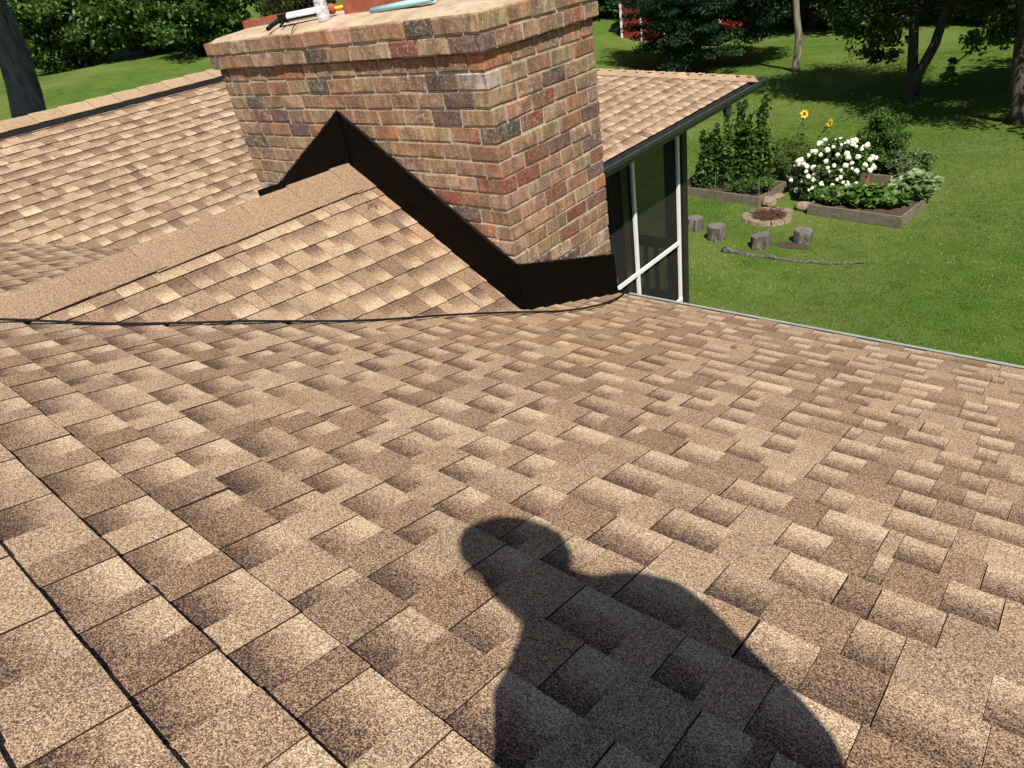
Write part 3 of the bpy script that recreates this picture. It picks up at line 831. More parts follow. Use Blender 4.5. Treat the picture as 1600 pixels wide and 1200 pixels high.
    sheet('flashing', [(ax, yf, az), (0.018, yf, -1.012), (0.018, yf, ZC + .004), (CK_X + .0, yf, CK_Z - .03), (ax - .001, yf, CK_Z - .03)], (0, -1, 0))
    sheet('flashing', [(ax - .002, yf, az), (ax - .002, yf, CK_Z - .03), (-1.9, yf, -1.0), (-2.335, yf, -1.10), (-2.335, yf, -0.79), (-2.0, yf, -0.715)], (0, -1, 0))
    sm = MB(); sm.bar((ax, yf - .006, az - .002), (ax + .002, yf - .006, CK_Z), 0.012, 0.006, (0, -1, 0)); sm.build('flashing_seam', M['flash'], chim)
    sheet('flashing', [(0.015, -0.016, -1.018), (0.015, 0.885, -1.325), (0.015, 0.90, main_z(.9) + .002), (0.015, -0.018, main_z(-.018) + .002)], (1, 0, 0))
    # sealant bead and nail heads
    sb = MB()
    for a, b in (((ax, yf - .002, az + .002), (0.012, yf - .002, -1.008)), ((ax, yf - .002, az + .002), (-2.0, yf - .002, -0.712)), ((.013, -.01, -1.014), (.013, .88, -1.322))):
        a, b = Vector(a), Vector(b); n_ = 40
        sb.tube([a.lerp(b, k / n_) + Vector((0, 0, R.uniform(-.003, .004))) for k in range(n_ + 1)], [R.uniform(.003, .0075) for _ in range(n_ + 1)], 6)
    sb.build('sealant', M['sealant'], chim)
    for k in range(7):
        q = Vector((ax, yf - .004, az)).lerp(Vector((0.0, yf - .004, -1.0)), (k + .6) / 7.2) + Vector((0, 0, -.05))
        nh = MB(); nh.lathe(q, [(.006, 0), (.006, .001), (.003, .003)], 8, (0, -1, 0)); nh.build('nail_head', M['flash'], chim)
    # turned-in top edges with sealant, bent out a few millimetres
    hb = MB(); hb.bar((ax, yf + .004, az - .003), (0.016, yf + .004, -1.015), 0.012, 0.004); hb.bar((ax, yf + .004, az - .003), (-2.0, yf + .004, -0.718), 0.012, 0.004); hb.bar((.010, 0, -1.025), (.010, .88, -1.327), 0.012, 0.004); hb.build('flashing_hem', M['flash'], chim)
build_chimney()

# ------------------------------------------------------------------ things left on the chimney crown
CZ = 2 * H - 0.014 + 0.05
def chimney_clutter():
    # water bottle
    b = empty('water_bottle', (-1.235, 0.125, CZ - .012), 'clear ribbed plastic water bottle standing on the chimney crown', 'bottle')
    prof = [(0.028, 0), (0.034, 0.006), (0.036, 0.02)]
    for k in range(7): prof += [(0.0365, 0.028 + k * .018), (0.0335, 0.036 + k * .018)]
    prof += [(0.0365, 0.158), (0.030, 0.172), (0.020, 0.192), (0.013, 0.205), (0.0125, 0.214)]
    m = MB(); m.lathe((-1.235, 0.125, CZ - .012), prof, 20, (-0.05, 0.03, 1)); m.build('bottle_body', M['clear'], b, True)
    m = MB(); m.lathe(Vector((-1.235, 0.125, CZ - .012)) + Vector((-0.05, 0.03, 1)).normalized() * 0.207, [(0.0155, 0), (0.0155, 0.014), (0.0145, 0.016)], 16, (-0.05, 0.03, 1)); m.build('bottle_cap', M['white_frame'], b)
    # caulking gun with its cartridge
    A = Vector((-1.56, 0.12, CZ + .030)); B = Vector((-1.31, 0.235, CZ + .036)); d = (B - A).normalized(); sidev = d.cross(Vector((0, 0, 1))).normalized()
    g = empty('caulking_gun', tuple(A - Vector((0, 0, .03))), 'black caulking gun holding a white sealant cartridge on the crown', 'caulking gun')
    t = NT('sealant_cartridge'); c = position(t); nz = t.noise(c, 60, 3); col = t.mix(t.maprange(nz, .55, .62), (0.74, 0.73, 0.68), (0.45, 0.46, 0.50)); t.principled(col, 0.5)
    m = MB(); m.lathe(A, [(0.0235, 0), (0.025, 0.004), (0.025, 0.235), (0.022, 0.24)], 20, d); tube = m.build('cartridge', t.mat, g, True)
    # red triangle mark printed on the cartridge
    m = MB(); q = []
    for u, w in ((0.07, 0.55), (0.115, 0.55), (0.093, -0.35)):
        rr = 0.0256; nv = (-Vector((0, 0, 1)).cross(d)); nv = sidev if sidev.y < 0 else -sidev
        q.append(A + d * u + (nv * math.cos(w) + Vector((0, 0, 1)) * math.sin(w)) * rr)
    m.add(q, [(0, 1, 2), (2, 1, 0)]); m.build('printed_triangle', simple('red_print', (0.35, 0.02, 0.03), 0.6), tube)
    m = MB(); m.lathe(B, [(0.027, 0.0), (0.027, 0.02), (0.012, 0.035)], 16, d); m.build('end_ring', M['terracotta'], g)
    m = MB(); m.tube([B + d * .03, B + d * .16], [0.009, 0.006], 8); m.build('nozzle', simple('yellow_nozzle', (0.75, 0.60, 0.02), 0.5), g)
    mt = M['cable']
    m = MB()
    for s_ in (-1, 1): m.bar(A + sidev * .027 * s_ - Vector((0, 0, .012)), B + sidev * .027 * s_ - Vector((0, 0, .012)), 0.004, 0.012)
    m.build('cradle', mt, g)
    m = MB(); m.lathe(A - d * .028, [(0.02, 0), (0.026, 0.012), (0.026, 0.028)], 14, d); m.box(A - d * .045, (0.03, 0.03, 0.045)); m.build('gun_body', mt, g)
    dn = Vector((-0.25, -0.95, -0.22)).normalized()
    m = MB(); m.tube([A - d * .05, A - d * .06 + dn * .05 - Vector((0, 0, .01)), A - d * .03 + dn * .115 - Vector((0, 0, .012))], [0.013, 0.012, 0.011], 8); m.build('grip', mt, g)
    m = MB(); m.tube([A - d * .02 + dn * .02, A + d * .01 + dn * .05 - Vector((0, 0, .01)), A + d * .04 + dn * .10 - Vector((0, 0, .015))], [0.008, 0.007, 0.006], 8); m.build('trigger', mt, g)
    m = MB(); E = A - d * .05; m.tube([E, E - d * .10 + Vector((0, 0, -.004)), E - d * .15 + Vector((0, 0, -.006)), E - d * .165 + Vector((.01, -.01, .012))], 0.0042, 8); m.build('push_rod', simple('steel_rod', (0.35, 0.36, 0.38), 0.35, 0.8), g)
    # bent wire hook lying over the edge
    m = MB(); m.tube([(-1.435, 0.09, CZ), (-1.40, 0.03, CZ - .01), (-1.375, -0.01, CZ - .035), (-1.372, -.026, CZ - .06), (-1.385, -0.034, CZ - .058), (-1.39, -0.034, CZ - .045)], 0.003, 6)
    tag(recenter(m.build('wire_hook', simple('rusty_wire', (0.06, 0.02, 0.014), 0.7)), (-1.4, 0.03, CZ - .02)), 'thin rusty wire hook hanging over the front edge of the crown', 'wire hook')
    # pale blue tube
    m = MB(); P0 = Vector((-0.87, 0.17, CZ + .004)); P1 = Vector((-0.42, 0.175, CZ + .022)); n = 14
    ax = (P1 - P0).normalized(); sx = ax.cross(Vector((0, 0, 1))).normalized(); sz = sx.cross(ax)
    vs = []
    for P in (P0, P1):
        for r_ in (1.0, 0.80):
            for k in range(n): an = 2 * math.pi * k / n; vs.append(P + (sx * math.cos(an) * 0.027 + sz * math.sin(an) * 0.016) * r_)
    fs = []
    for k in range(n):
        k2 = (k + 1) % n
        fs += [(k, k2, 2 * n + k2, 2 * n + k), (n + k2, n + k, 3 * n + k, 3 * n + k2), (k2, k, n + k, n + k2), (2 * n + k, 2 * n + k2, 3 * n + k2, 3 * n + k)]
    m.add(vs, fs); o = m.build('pipe_offcut', simple('pale_blue_plastic', (0.36, 0.62, 0.70), 0.4, var=0.05), None, True)
    tag(recenter(o, tuple(P0)), 'pale blue plastic tube lying beside the red flue liner', 'tube')
chimney_clutter()

# ------------------------------------------------------------------ cable on the roof
def cable():
    pts = [(-1.30, -2.33), (-1.012, -1.993), (-0.86, -1.82), (-0.71, -1.649), (-0.56, -1.44), (-0.45, -1.247), (-0.31, -1.0), (-0.188, -0.772), (-0.07, -0.47), (0.054, -0.156), (0.13, 0.02), (0.20, 0.198), (0.215, 0.37), (0.18, 0.538), (0.12, 0.75), (0.06, 0.896), (0.02, 0.93), (-.02, 0.92)]
    cu = []
    for i in range(len(pts) - 1):
        p0 = pts[max(i - 1, 0)]; p1 = pts[i]; p2 = pts[i + 1]; p3 = pts[min(i + 2, len(pts) - 1)]
        for k in range(6):
            t = k / 6; q = [0.5 * (2 * p1[j] + (p2[j] - p0[j]) * t + (2 * p0[j] - 5 * p1[j] + 4 * p2[j] - p3[j]) * t * t + (-p0[j] + 3 * p1[j] - 3 * p2[j] + p3[j]) * t ** 3) for j in (0, 1)]
            lift = 0.026 + 0.004 * math.sin(i * 1.7 + k * .3)
            cu.append((q[0], q[1], max(main_z(q[1]), ck_z(*q) if CK_Y < q[1] < 0 else -9) + lift))
    m = MB(); m.tube(cu, 0.0055, 8); o = m.build('cable', M['cable'], None, True)
    tag(recenter(o, cu[0]), 'thin black cable lying across the shingles below the cricket', 'cable')
    m = MB(); c0 = Vector((-0.86, -0.17, ck_z(-0.86, -0.17) + .016)); m.tube([c0 + Vector((0.5 * 0.028 * math.cos(a), 0.028 * math.sin(a), 0.006 - .626 * .5 * .028 * math.cos(a))) for a in np.linspace(0.2, 5.2, 14)], 0.0018, 5)
    tag(recenter(m.build('wire_loop', M['cable']), tuple(c0)), 'tiny bent wire loop on the cricket shingles near its ridge', 'wire')
cable()
# ------------------------------------------------------------------ leaf clouds
def leaf_quads(C, size, R, up=0.5, aspect=0.55, jit=0.35):
    """C (n,3) leaf centres -> rhombic leaf faces"""
    n = len(C); N = R.normal(size=(n, 3)); N[:, 2] += up * 2.0; N /= np.linalg.norm(N, axis=1)[:, None]
    T = R.normal(size=(n, 3)); T -= N * np.sum(T * N, 1)[:, None]; T /= np.linalg.norm(T, axis=1)[:, None]
    B = np.cross(N, T); s = size * (1 + jit * R.uniform(-1, 1, n))[:, None]
    V = np.stack([C - T * s * .5, C + B * s * .5 * aspect + N * s * .06, C + T * s * .5 - N * s * .08, C - B * s * .5 * aspect + N * s * .06], 1).reshape(-1, 3)
    F = np.arange(4 * n).reshape(n, 4); lc = np.repeat(np.clip(R.normal(0.45, 0.2, n), 0, 1), 4)
    return V, F, lc

def cloud_points(R, n_clump, per, rad, clump_r, shell=0.55, flat=1.0):
    """clumped points inside an ellipsoid of semi-axes rad"""
    rad = np.array(rad); d = R.normal(size=(n_clump, 3)); d /= np.linalg.norm(d, axis=1)[:, None]
    r = (shell + (1 - shell) * R.random(n_clump) ** 0.7)[:, None]
    r *= (1 + 0.18 * np.sin(d[:, :1] * 5 + 1) * np.sin(d[:, 1:2] * 6) + R.normal(0, 0.06, (n_clump, 1)))
    c = d * r * rad
    cr = clump_r * R.uniform(0.6, 1.35, n_clump)
    P = np.repeat(c, per, 0); off = R.normal(size=(n_clump * per, 3)); off /= (np.linalg.norm(off, axis=1)[:, None] + 1e-6)
    off *= (R.random(n_clump * per) ** 0.45)[:, None] * np.repeat(cr, per)[:, None]; off[:, 2] *= 0.6 * flat
    return P + off, c

def crown_mesh(name, seed, n_clump, per, rad, clump_r, size, shell=0.5, up=0.5, aspect=0.55, flat=1.0, cut=None):
    R = np.random.default_rng(seed); P, c = cloud_points(R, n_clump, per, rad, clump_r, shell, flat)
    if cut is not None: P = P[P[:, 2] > cut]
    V, F, lc = leaf_quads(P, size, R, up, aspect); return fast_mesh(name, V, F, lc), c

def limb_mesh(name, base_h, centers, r0, seed, n=9, bend=0.15):
    """tapered trunk from the origin up with limbs that reach to some clump centres"""
    R = random.Random(seed); m = MB()
    pts = []; k = 7
    bx, by = R.uniform(-1, 1) * bend, R.uniform(-1, 1) * bend
    for i in range(k + 1):
        t = i / k; pts.append(Vector((bx * math.sin(t * 2.6) + R.uniform(-.02, .02), by * math.sin(t * 2.1) + R.uniform(-.02, .02), base_h * t)))
    rad = [r0 * (1.5 if i == 0 else 1.12 if i == 1 else 1) * (1 - 0.55 * i / k) for i in range(k + 1)]
    m.tube(pts, rad, 10)
    for c in centers[:n]:
        i = R.randint(3, k); a = pts[i]; c = Vector(c); mid = a.lerp(c, 0.5) + Vector((0, 0, R.uniform(.0, .3)))
        m.tube([a, mid, a.lerp(c, 0.95)], [rad[i] * .55, rad[i] * .33, rad[i] * .12], 6)
    return m.mesh(name, True)

# ------------------------------------------------------------------ yard
def G(x, y): return Vector((x, y, terrain(x, y)))
BEDS = []
def yard():
    R = random.Random(31)
    # stumps
    lab = ['grey log stump seat nearest the porch corner post', 'pale split log stump seat, second from the porch corner', 'grey log stump seat in front of the stone fire ring', 'brown log stump seat beside the bare soil patch']
    for (x, y, r_, h), l in zip([(-5.13, 12.14, .19, .29), (-4.39, 11.74, .205, .32), (-3.30, 11.6, .21, .29), (-2.57, 12.16, .20, .26)], lab):
        g = G(x, y); e = empty('log_stump', tuple(g), l, 'stump', 'log seats around the fire ring')
        n = 22; f = [R.uniform(.92, 1.06) for _ in range(n)]; tilt = R.uniform(-.04, .04)
        m = MB(); vs = []
        for j, (zz, k) in enumerate(((-.03, 1.10), (.05, 1.06), (h * .5, 1.0), (h - .02, .97), (h, .94))):
            for i in range(n):
                a = 2 * math.pi * i / n; rr = r_ * k * f[i] * (1 + .03 * math.sin(3 * a + j)); vs.append(g + Vector((rr * math.cos(a), rr * math.sin(a), zz + tilt * math.cos(a))))
        m.add(vs, [(j * n + i, j * n + (i + 1) % n, (j + 1) * n + (i + 1) % n, (j + 1) * n + i) for j in range(4) for i in range(n)]); m.build('bark', M['stump_side'], e)
        m = MB(); m.add([g + Vector((0, 0, h + .004))] + [v + Vector((0, 0, .001)) for v in vs[-n:]], [(0, i + 1, (i + 1) % n + 1) for i in range(n)]); m.build('cut_face', M['stump_top'], e)
    # fire ring
    px, py = -3.81, 13.27; g = G(px, py)
    e = empty('fire_ring', tuple(g), 'low round fire ring of flat tan stones filled with reddish twigs', 'fire pit')
    k = 11
    for i in range(k):
        a0 = 2 * math.pi * (i + .04) / k + .1; a1 = 2 * math.pi * (i + .96) / k + .1; ro = .57 * R.uniform(.90, 1.10); ri = .42 * R.uniform(.88, 1.08); h = R.uniform(.05, .09)
        vs = []
        for z, s_ in ((-.03, 1.03), (h, .97)):
            for a, r_ in ((a0, ri), (a0, ro), ((a0 + a1) / 2, ro * 1.03), (a1, ro), (a1, ri), ((a0 + a1) / 2, ri)):
                vs.append(g + Vector((math.cos(a) * r_ * s_, math.sin(a) * r_ * s_, z + R.uniform(-.012, .012))))
        m = MB(); m.add(vs, [(5, 4, 3, 2, 1, 0), (6, 7, 8, 9, 10, 11)] + [(q, (q + 1) % 6, 6 + (q + 1) % 6, 6 + q) for q in range(6)]); m.build('stone', M['stone'], e)
    m = MB(); n = 18
    m.add([g + Vector((0, 0, .10))] + [g + Vector((math.cos(2 * math.pi * i / n) * .44, math.sin(2 * math.pi * i / n) * .44, .04)) for i in range(n)], [(0, i + 1, (i + 1) % n + 1) for i in range(n)])
    m.build('ash_bed', M['ash'], e)
    m = MB()
    for i in range(90):
        a = R.uniform(0, 6.28); r_ = .36 * math.sqrt(R.random()); c = g + Vector((math.cos(a) * r_, math.sin(a) * r_, .10 + R.uniform(-.02, .05))); b = R.uniform(0, 6.28); L = R.uniform(.06, .17)
        d = Vector((math.cos(b), math.sin(b), R.uniform(-.25, .25))) * L; m.tube([c - d, c + d], R.uniform(.004, .009), 4)
    tag(m.build('twigs', M['ash'], e), kind='stuff')
    # raised beds
    def bed(o, ux, L, W, h, label, mat='old_wood', back=True):
        o = Vector((o[0], o[1], terrain(*o))); u = Vector((ux[0], ux[1], 0)).normalized(); w = Vector((-u.y, u.x, 0))
        if w.y < 0: w = -w
        e = empty('raised_bed', tuple(o), label, 'garden bed', 'raised garden beds'); t = .045
        for a, b in ((o, o + u * L), (o + w * W, o + w * W + u * L)):
            m = MB(); m.bar(a + Vector((0, 0, h / 2)), b + Vector((0, 0, h / 2 + R.uniform(-.015, .015))), t, h); m.build('board', M[mat], e)
        for a in (o + u * (t * .52), o + u * (L - t * .52)):
            m = MB(); m.bar(a + w * (t * .55) + Vector((0, 0, h / 2 - .004)), a + w * (W - t * .55) + Vector((0, 0, h / 2 - .004)), t, h); m.build('board', M[mat], e)
        m = MB(); nx, ny = 10, 6; vs = []
        for i in range(nx + 1):
            for j in range(ny + 1): vs.append(o + u * (L * (.02 + .96 * i / nx)) + w * (W * (.03 + .94 * j / ny)) + Vector((0, 0, h - .06 + R.uniform(-.025, .03))))
        m.add(vs, [(i * (ny + 1) + j, (i + 1) * (ny + 1) + j, (i + 1) * (ny + 1) + j + 1, i * (ny + 1) + j + 1) for i in range(nx) for j in range(ny)]); m.build('soil', M['soil'], e)
        BEDS.append((o, u, w, L, W)); return e
    b1 = bed((-4.29, 13.91), (-.989, .148), 2.6, 1.25, .25, 'weathered raised bed with tall leafy canes beside the porch corner')
    bed((-3.93, 15.06), (-.537, .843), 2.7, 1.1, .27, 'weathered raised bed running back from the hydrangea with bushy herbs')
    bed((-3.05, 13.74), (.991, -.133), 2.12, 1.25, .25, 'weathered raised bed of squash plants in front of the white hydrangea')
    bed((-2.75, 16.2), (.99, -.14), 1.35, 1.0, .26, 'pale raised bed half hidden behind the wooden stake')
    # wire guard on the left bed
    wg = empty('wire_guard', tuple(G(-4.3, 14.0)), 'low grey wire mesh guard standing around the left garden bed', 'wire fence')
    P = [Vector((-5.55, 14.10, -5.75)), Vector((-4.33, 13.95, -5.75)), Vector((-4.50, 15.05, -5.75))]
    for q in P:
        m = MB(); m.tube([q, q + Vector((0, 0, .50))], .010, 6); m.build('post', M['old_wood'], wg)
    m = MB()
    for a, b in ((P[0], P[1]), (P[1], P[2])):
        for k in range(6): m.tube([a + Vector((0, 0, .06 + k * .075)), b + Vector((0, 0, .06 + k * .075))], .0016, 4)
        nn = int((b - a).length / .08)
        for k in range(nn): q = a.lerp(b, k / nn); m.tube([q + Vector((0, 0, .05)), q + Vector((0, 0, .44))], .0016, 4)
    m.build('mesh_panel', M['gutter_dark'], wg)
    # stake
    m = MB(); s = G(-2.27, 15.55); m.box(s + Vector((0, 0, .39)), (.085, .04, .82)); m.add([s + Vector(q) for q in ((-.0425, -.02, .8), (.0425, -.02, .8), (.0425, .02, .8), (-.0425, .02, .8), (0, -.02, .84), (0, .02, .84))], [(0, 1, 4), (2, 3, 5), (1, 2, 5, 4), (3, 0, 4, 5)])
    tag(recenter(m.build('wooden_stake', M['stake']), tuple(s)), 'reddish upright wooden stake beside the hydrangea', 'stake')
    # stones
    def rock(c, r_, label, sq=.5):
        bm = bmesh.new(); bmesh.ops.create_icosphere(bm, subdivisions=2, radius=1.0)
        for v in bm.verts: v.co = Vector((v.co.x * r_[0], v.co.y * r_[1], v.co.z * r_[2])) * (1 + R.uniform(-.13, .13))
        me = bpy.data.meshes.new('rock'); bm.to_mesh(me); bm.free(); me.materials.append(M['stone']); o = bpy.data.objects.new('rock', me); COL.objects.link(o); o.location = G(*c) + Vector((0, 0, r_[2] * .45)); o.rotation_euler = (R.uniform(-.2, .2), R.uniform(-.2, .2), R.uniform(0, 3))
        return tag(o, label, 'rock', 'rocks between the garden beds')
    rock((-4.13, 14.12), (.24, .19, .15), 'large tan rock at the corner of the left garden bed'); rock((-4.12, 14.62), (.22, .14, .08), 'flat pale rock lying behind the larger tan rock'); rock((-3.24, 14.02), (.20, .17, .14), 'pinkish rock at the left end of the squash bed')
    # fallen log
    m = MB(); pts = [(-3.95, 11.15), (-3.5, 11.08), (-2.92, 11.07), (-2.24, 11.06), (-1.64, 11.17), (-1.2, 11.36), (-.8, 11.62)]; lp = []; lr = []
    for i in range(len(pts) - 1):
        for k in range(5):
            t = k / 5; u = (i + t) / 6; lp.append(G(pts[i][0] + (pts[i + 1][0] - pts[i][0]) * t, pts[i][1] + (pts[i + 1][1] - pts[i][1]) * t + R.uniform(-.025, .025)) + Vector((0, 0, R.uniform(.0, .035)))); lr.append(max(.012, (.075 * (1 - .75 * u)) * R.uniform(.45, 1.25)))
    m.tube(lp, lr, 7)
    o = m.build('fallen_log', M['stump_side'], None, True); tag(recenter(o, tuple(G(*pts[0]))), 'long thin rotting log lying in the grass in front of the stumps', 'log')
    m = MB(); n = 20; c = G(-2.68, 11.85)
    m.add([c + Vector((0, 0, .035))] + [c + Vector((math.cos(2 * math.pi * i / n) * .42 * R.uniform(.75, 1.1), math.sin(2 * math.pi * i / n) * .2 * R.uniform(.75, 1.1), .012)) for i in range(n)], [(0, i + 1, (i + 1) % n + 1) for i in range(n)])
    o = m.build('soil_patch', M['soil']); tag(recenter(o, tuple(c)), 'small bare brown soil patch beside the last stump', 'soil')

    # ---- plants
    def plant(name, base, label, cat, V, F, lc, mat, stems=None, extra=None, part='foliage', group=None):
        e = empty(name, tuple(base), label, cat, group)
        obj(part, fast_mesh(part, V, F, lc), e, M[mat])
        if stems is not None: stems.build('stem', M['stem'], e)
        return e
    NR = np.random.default_rng(77)
    # tall canes in the left bed
    for i, (x, y, h, w, l) in enumerate([(-6.0, 14.75, 1.7, .40, 'shorter leafy cane clump against the porch post'), (-5.38, 14.85, 2.35, .42, 'tall leafy cane clump in the middle of the left bed'), (-4.88, 14.9, 2.45, .36, 'tallest leafy cane clump at the right of the left bed')]):
        b = G(x, y) + Vector((0, 0, .15)); pts = []; st = MB()
        for k in range(13):
            a = NR.uniform(0, 6.28); top = np.array([x + math.cos(a) * w * NR.uniform(.2, 1), y + math.sin(a) * w * NR.uniform(.2, 1), b.z + h * (NR.uniform(.3, .85) if k > 2 else NR.uniform(.8, 1.0))]); bot = np.array([x + math.cos(a) * .2, y + math.sin(a) * .2, b.z])
            st.tube([tuple(bot), tuple((bot + top) / 2 + np.array([0, 0, .1])), tuple(top)], [.012, .009, .004], 5)
            t = NR.random(210) ** .95; q = bot + (top - bot) * t[:, None]; rr = (.20 * (1.05 - t) + .05)[:, None]; q = q + NR.normal(size=(210, 3)) * rr * .55; pts.append(q)
        V, F, lc = leaf_quads(np.concatenate(pts), .125, NR, .6, .62); plant('cane_plant', b, l, 'plant', V, F, lc, 'leaf_cane', st, group='leafy canes in the left bed')
    # low herbs in left bed
    P_, _ = cloud_points(NR, 60, 40, (.62, .45, .12), .14, .1); P_ += np.array([-4.75, 14.45, -5.62]); V, F, lc = leaf_quads(P_, .07, NR, .8)
    plant('herb_clump', G(-4.75, 14.45), 'low green herbs behind the wire mesh guard', 'plant', V, F, lc, 'leaf_bright')
    # bushy lime herb in the back bed
    P_, _ = cloud_points(NR, 130, 90, (.55, .75, .42), .16, .35); P_ += np.array([-4.28, 16.15, -5.38]); V, F, lc = leaf_quads(P_, .055, NR, .7, .4)
    plant('herb_bush', G(-4.28, 16.15), 'round bushy lime green herb in the back garden bed', 'plant', V, F, lc, 'leaf_lime')
    P_, _ = cloud_points(NR, 40, 50, (.3, .35, .25), .16, .3); P_ += np.array([-4.95, 17.05, -5.45]); V, F, lc = leaf_quads(P_, .10, NR, .7)
    plant('leafy_plant', G(-4.95, 17.05), 'dark leafy plant at the far end of the back garden bed', 'plant', V, F, lc, 'leaf_wood')
    # hydrangea
    hb = G(-3.0, 15.12); MND = [(-.42, -.1, .50, .46, .46), (.38, .12, .82, .50, .46), (-.02, .05, .80, .55, .52), (-.30, -.30, .30, .36, .30), (.22, -.2, .5, .4, .4)]; PP = []
    for mx, my, mz, mr, mh in MND:
        q, _ = cloud_points(NR, 55, 60, (mr, mr, mh), .16, .45); PP.append(q + np.array([mx, my, mz]))
    P_ = np.concatenate(PP); P_ = P_[P_[:, 2] > .02]; P_ += np.array(hb); V, F, lc = leaf_quads(P_, .10, NR, .6, .62)
    e = plant('hydrangea_bush', hb, 'hydrangea bush covered in creamy white flower heads', 'bush', V, F, lc, 'leaf_wood')
    bm = bmesh.new(); bmesh.ops.create_icosphere(bm, subdivisions=2, radius=.5)
    for v in bm.verts: v.co *= R.uniform(.8, 1.12)
    bloom = bpy.data.meshes.new('bloom'); bm.to_mesh(bloom); bm.free(); bloom.materials.append(M['bloom'])
    vd = (CAM_POS - hb).normalized(); k = 0; made = []
    while k < 120:
        a, z = R.uniform(0, 6.283), R.uniform(-.3, 1); rr = math.sqrt(max(0, 1 - z * z)); d = Vector((math.cos(a) * rr, math.sin(a) * rr, z))
        mx, my, mz, mr, mh = R.choice(MND); c = Vector((mx + d.x * mr * 1.08, my + d.y * mr * 1.08, mz + d.z * mh * 1.1))
        if any(((c.x - o_[0]) / o_[3]) ** 2 + ((c.y - o_[1]) / o_[3]) ** 2 + ((c.z - o_[2]) / o_[4]) ** 2 < .8 for o_ in MND): continue
        if c.z < .12 or math.sin(c.x * 9 + 2) * math.sin(c.z * 8) < -.55: continue
        c = hb + c
        if any((c - q).length < .085 for q in made): continue
        made.append(c); o = bpy.data.objects.new('flower_head', bloom); COL.objects.link(o); o.parent = e; o.location = c - hb; s_ = R.uniform(.07, .155); o.scale = (s_, s_, s_ * .85); o.rotation_euler = (R.uniform(0, 3), R.uniform(0, 3), 0); k += 1
    # squash with big leaves
    def big_leaves(cx, cy, rx, ry, n, h, name, label, size=.24, mat='leaf_squash'):
        b = G(cx, cy); e = empty(name, tuple(b), label, 'plant', 'squash plants'); V = []; F = []; A = []; st = MB()
        for i in range(n):
            a = R.uniform(0, 6.28); q = math.sqrt(R.random()); c = Vector((cx + math.cos(a) * q * rx, cy + math.sin(a) * q * ry, b.z + .22 + h * R.uniform(.3, 1) * (1 - .45 * q)))
            s_ = size * R.uniform(.55, 1.15); N = Vector((R.uniform(-.6, .6), R.uniform(-.6, .6), 1)).normalized(); T = N.orthogonal().normalized(); T.rotate(Matrix.Rotation(R.uniform(0, 6.28), 3, N)); B = N.cross(T)
            base = len(V); V.append(tuple(c - N * s_ * .10)); lv = min(1, max(0, R.gauss(.5, .22)))
            for k in range(10):
                an = 2 * math.pi * k / 10; rr = s_ * .5 * (1.0 if k % 2 == 0 else .78) * (.6 if k == 5 else 1); V.append(tuple(c + T * math.cos(an) * rr + B * math.sin(an) * rr + N * R.uniform(-.02, .03)))
            for k in range(10): F.append((base, base + 1 + k, base + 1 + (k + 1) % 10))
            A += [lv] * 11
            if i % 3 == 0: st.tube([tuple(c), (cx + math.cos(a) * q * rx * .6, cy + math.sin(a) * q * ry * .6, b.z + .1)], .008, 4)
        obj('foliage', fast_mesh('foliage', V, F, A), e, M[mat]); st.build('stem', M['stem'], e)
    big_leaves(-1.85, 14.3, .85, .5, 280, .42, 'squash_plant', 'broad leaved squash filling the middle of the front bed'); big_leaves(-2.55, 14.3, .5, .45, 190, .32, 'squash_plant', 'small leaved squash at the left of the front bed', .17); big_leaves(-1.15, 15.1, .5, .6, 190, .55, 'squash_plant', 'pale squash sprawling over the right end of the front bed', .26, 'leaf_pale')
    # feathery tomato
    P_, _ = cloud_points(NR, 150, 70, (.55, .5, .82), .17, .35); b = G(-2.30, 16.6); P_ += np.array([b.x, b.y, b.z + .95]); V, F, lc = leaf_quads(P_, .09, NR, .2, .35); st = MB(); st.tube([b, b + Vector((.02, 0, 1.5))], [.02, .008], 6)
    plant('tall_bush', b, 'tall feathery green bush behind the wooden stake', 'plant', V, F, lc, 'leaf_bright', st)
    P_, _ = cloud_points(NR, 60, 50, (.5, .3, .35), .15, .3); b = G(-1.55, 16.35); P_ += np.array([b.x, b.y, b.z + .5]); V, F, lc = leaf_quads(P_, .12, NR, .4, .3)
    plant('pale_vine', b, 'pale striped vine leaves sprawling right of the tall feathery bush', 'plant', V, F, lc, 'leaf_pale')
    # sunflowers
    for (bx, by, head, face, l) in ((-4.72, 17.3, SF1, Vector((.65, -.55, .55)), 'taller sunflower facing the house with open yellow petals'), (-4.45, 17.25, SF2, Vector((.95, -.25, -.05)), 'leaning sunflower with its flower turned sideways')):
        b = G(bx, by); hd = Vector(head); e = empty('sunflower', tuple(b), l, 'sunflower', 'sunflowers'); f = face.normalized()
        m = MB(); mid = b.lerp(hd, .55) + Vector((-.04, 0, .05)); m.tube([b, mid, hd - Vector((0, 0, .04)), hd - f * .02], [.03, .024, .018, .016], 6); m.build('stem', M['stem'], e)
        T = f.orthogonal().normalized(); B = f.cross(T); m = MB()
        m.lathe(hd, [(.045, -.012), (.06, 0.0), (.04, .015), (.0, .018)], 14, f); m.build('seed_disc', M['seed'], e)
        m = MB()
        for k in range(20):
            a = 2 * math.pi * k / 20; d = T * math.cos(a) + B * math.sin(a); s_ = d.cross(f); L = R.uniform(.10, .15); m.add([hd + d * .05 - s_ * .016, hd + d * .05 + s_ * .016, hd + d * .085 + s_ * .02 + f * .012, hd + d * L + f * R.uniform(-.05, .04), hd + d * .085 - s_ * .02 + f * .012], [(0, 1, 2, 3, 4)])
        m.build('petals', M['petal'], e)
        V = []; F = []; A = []
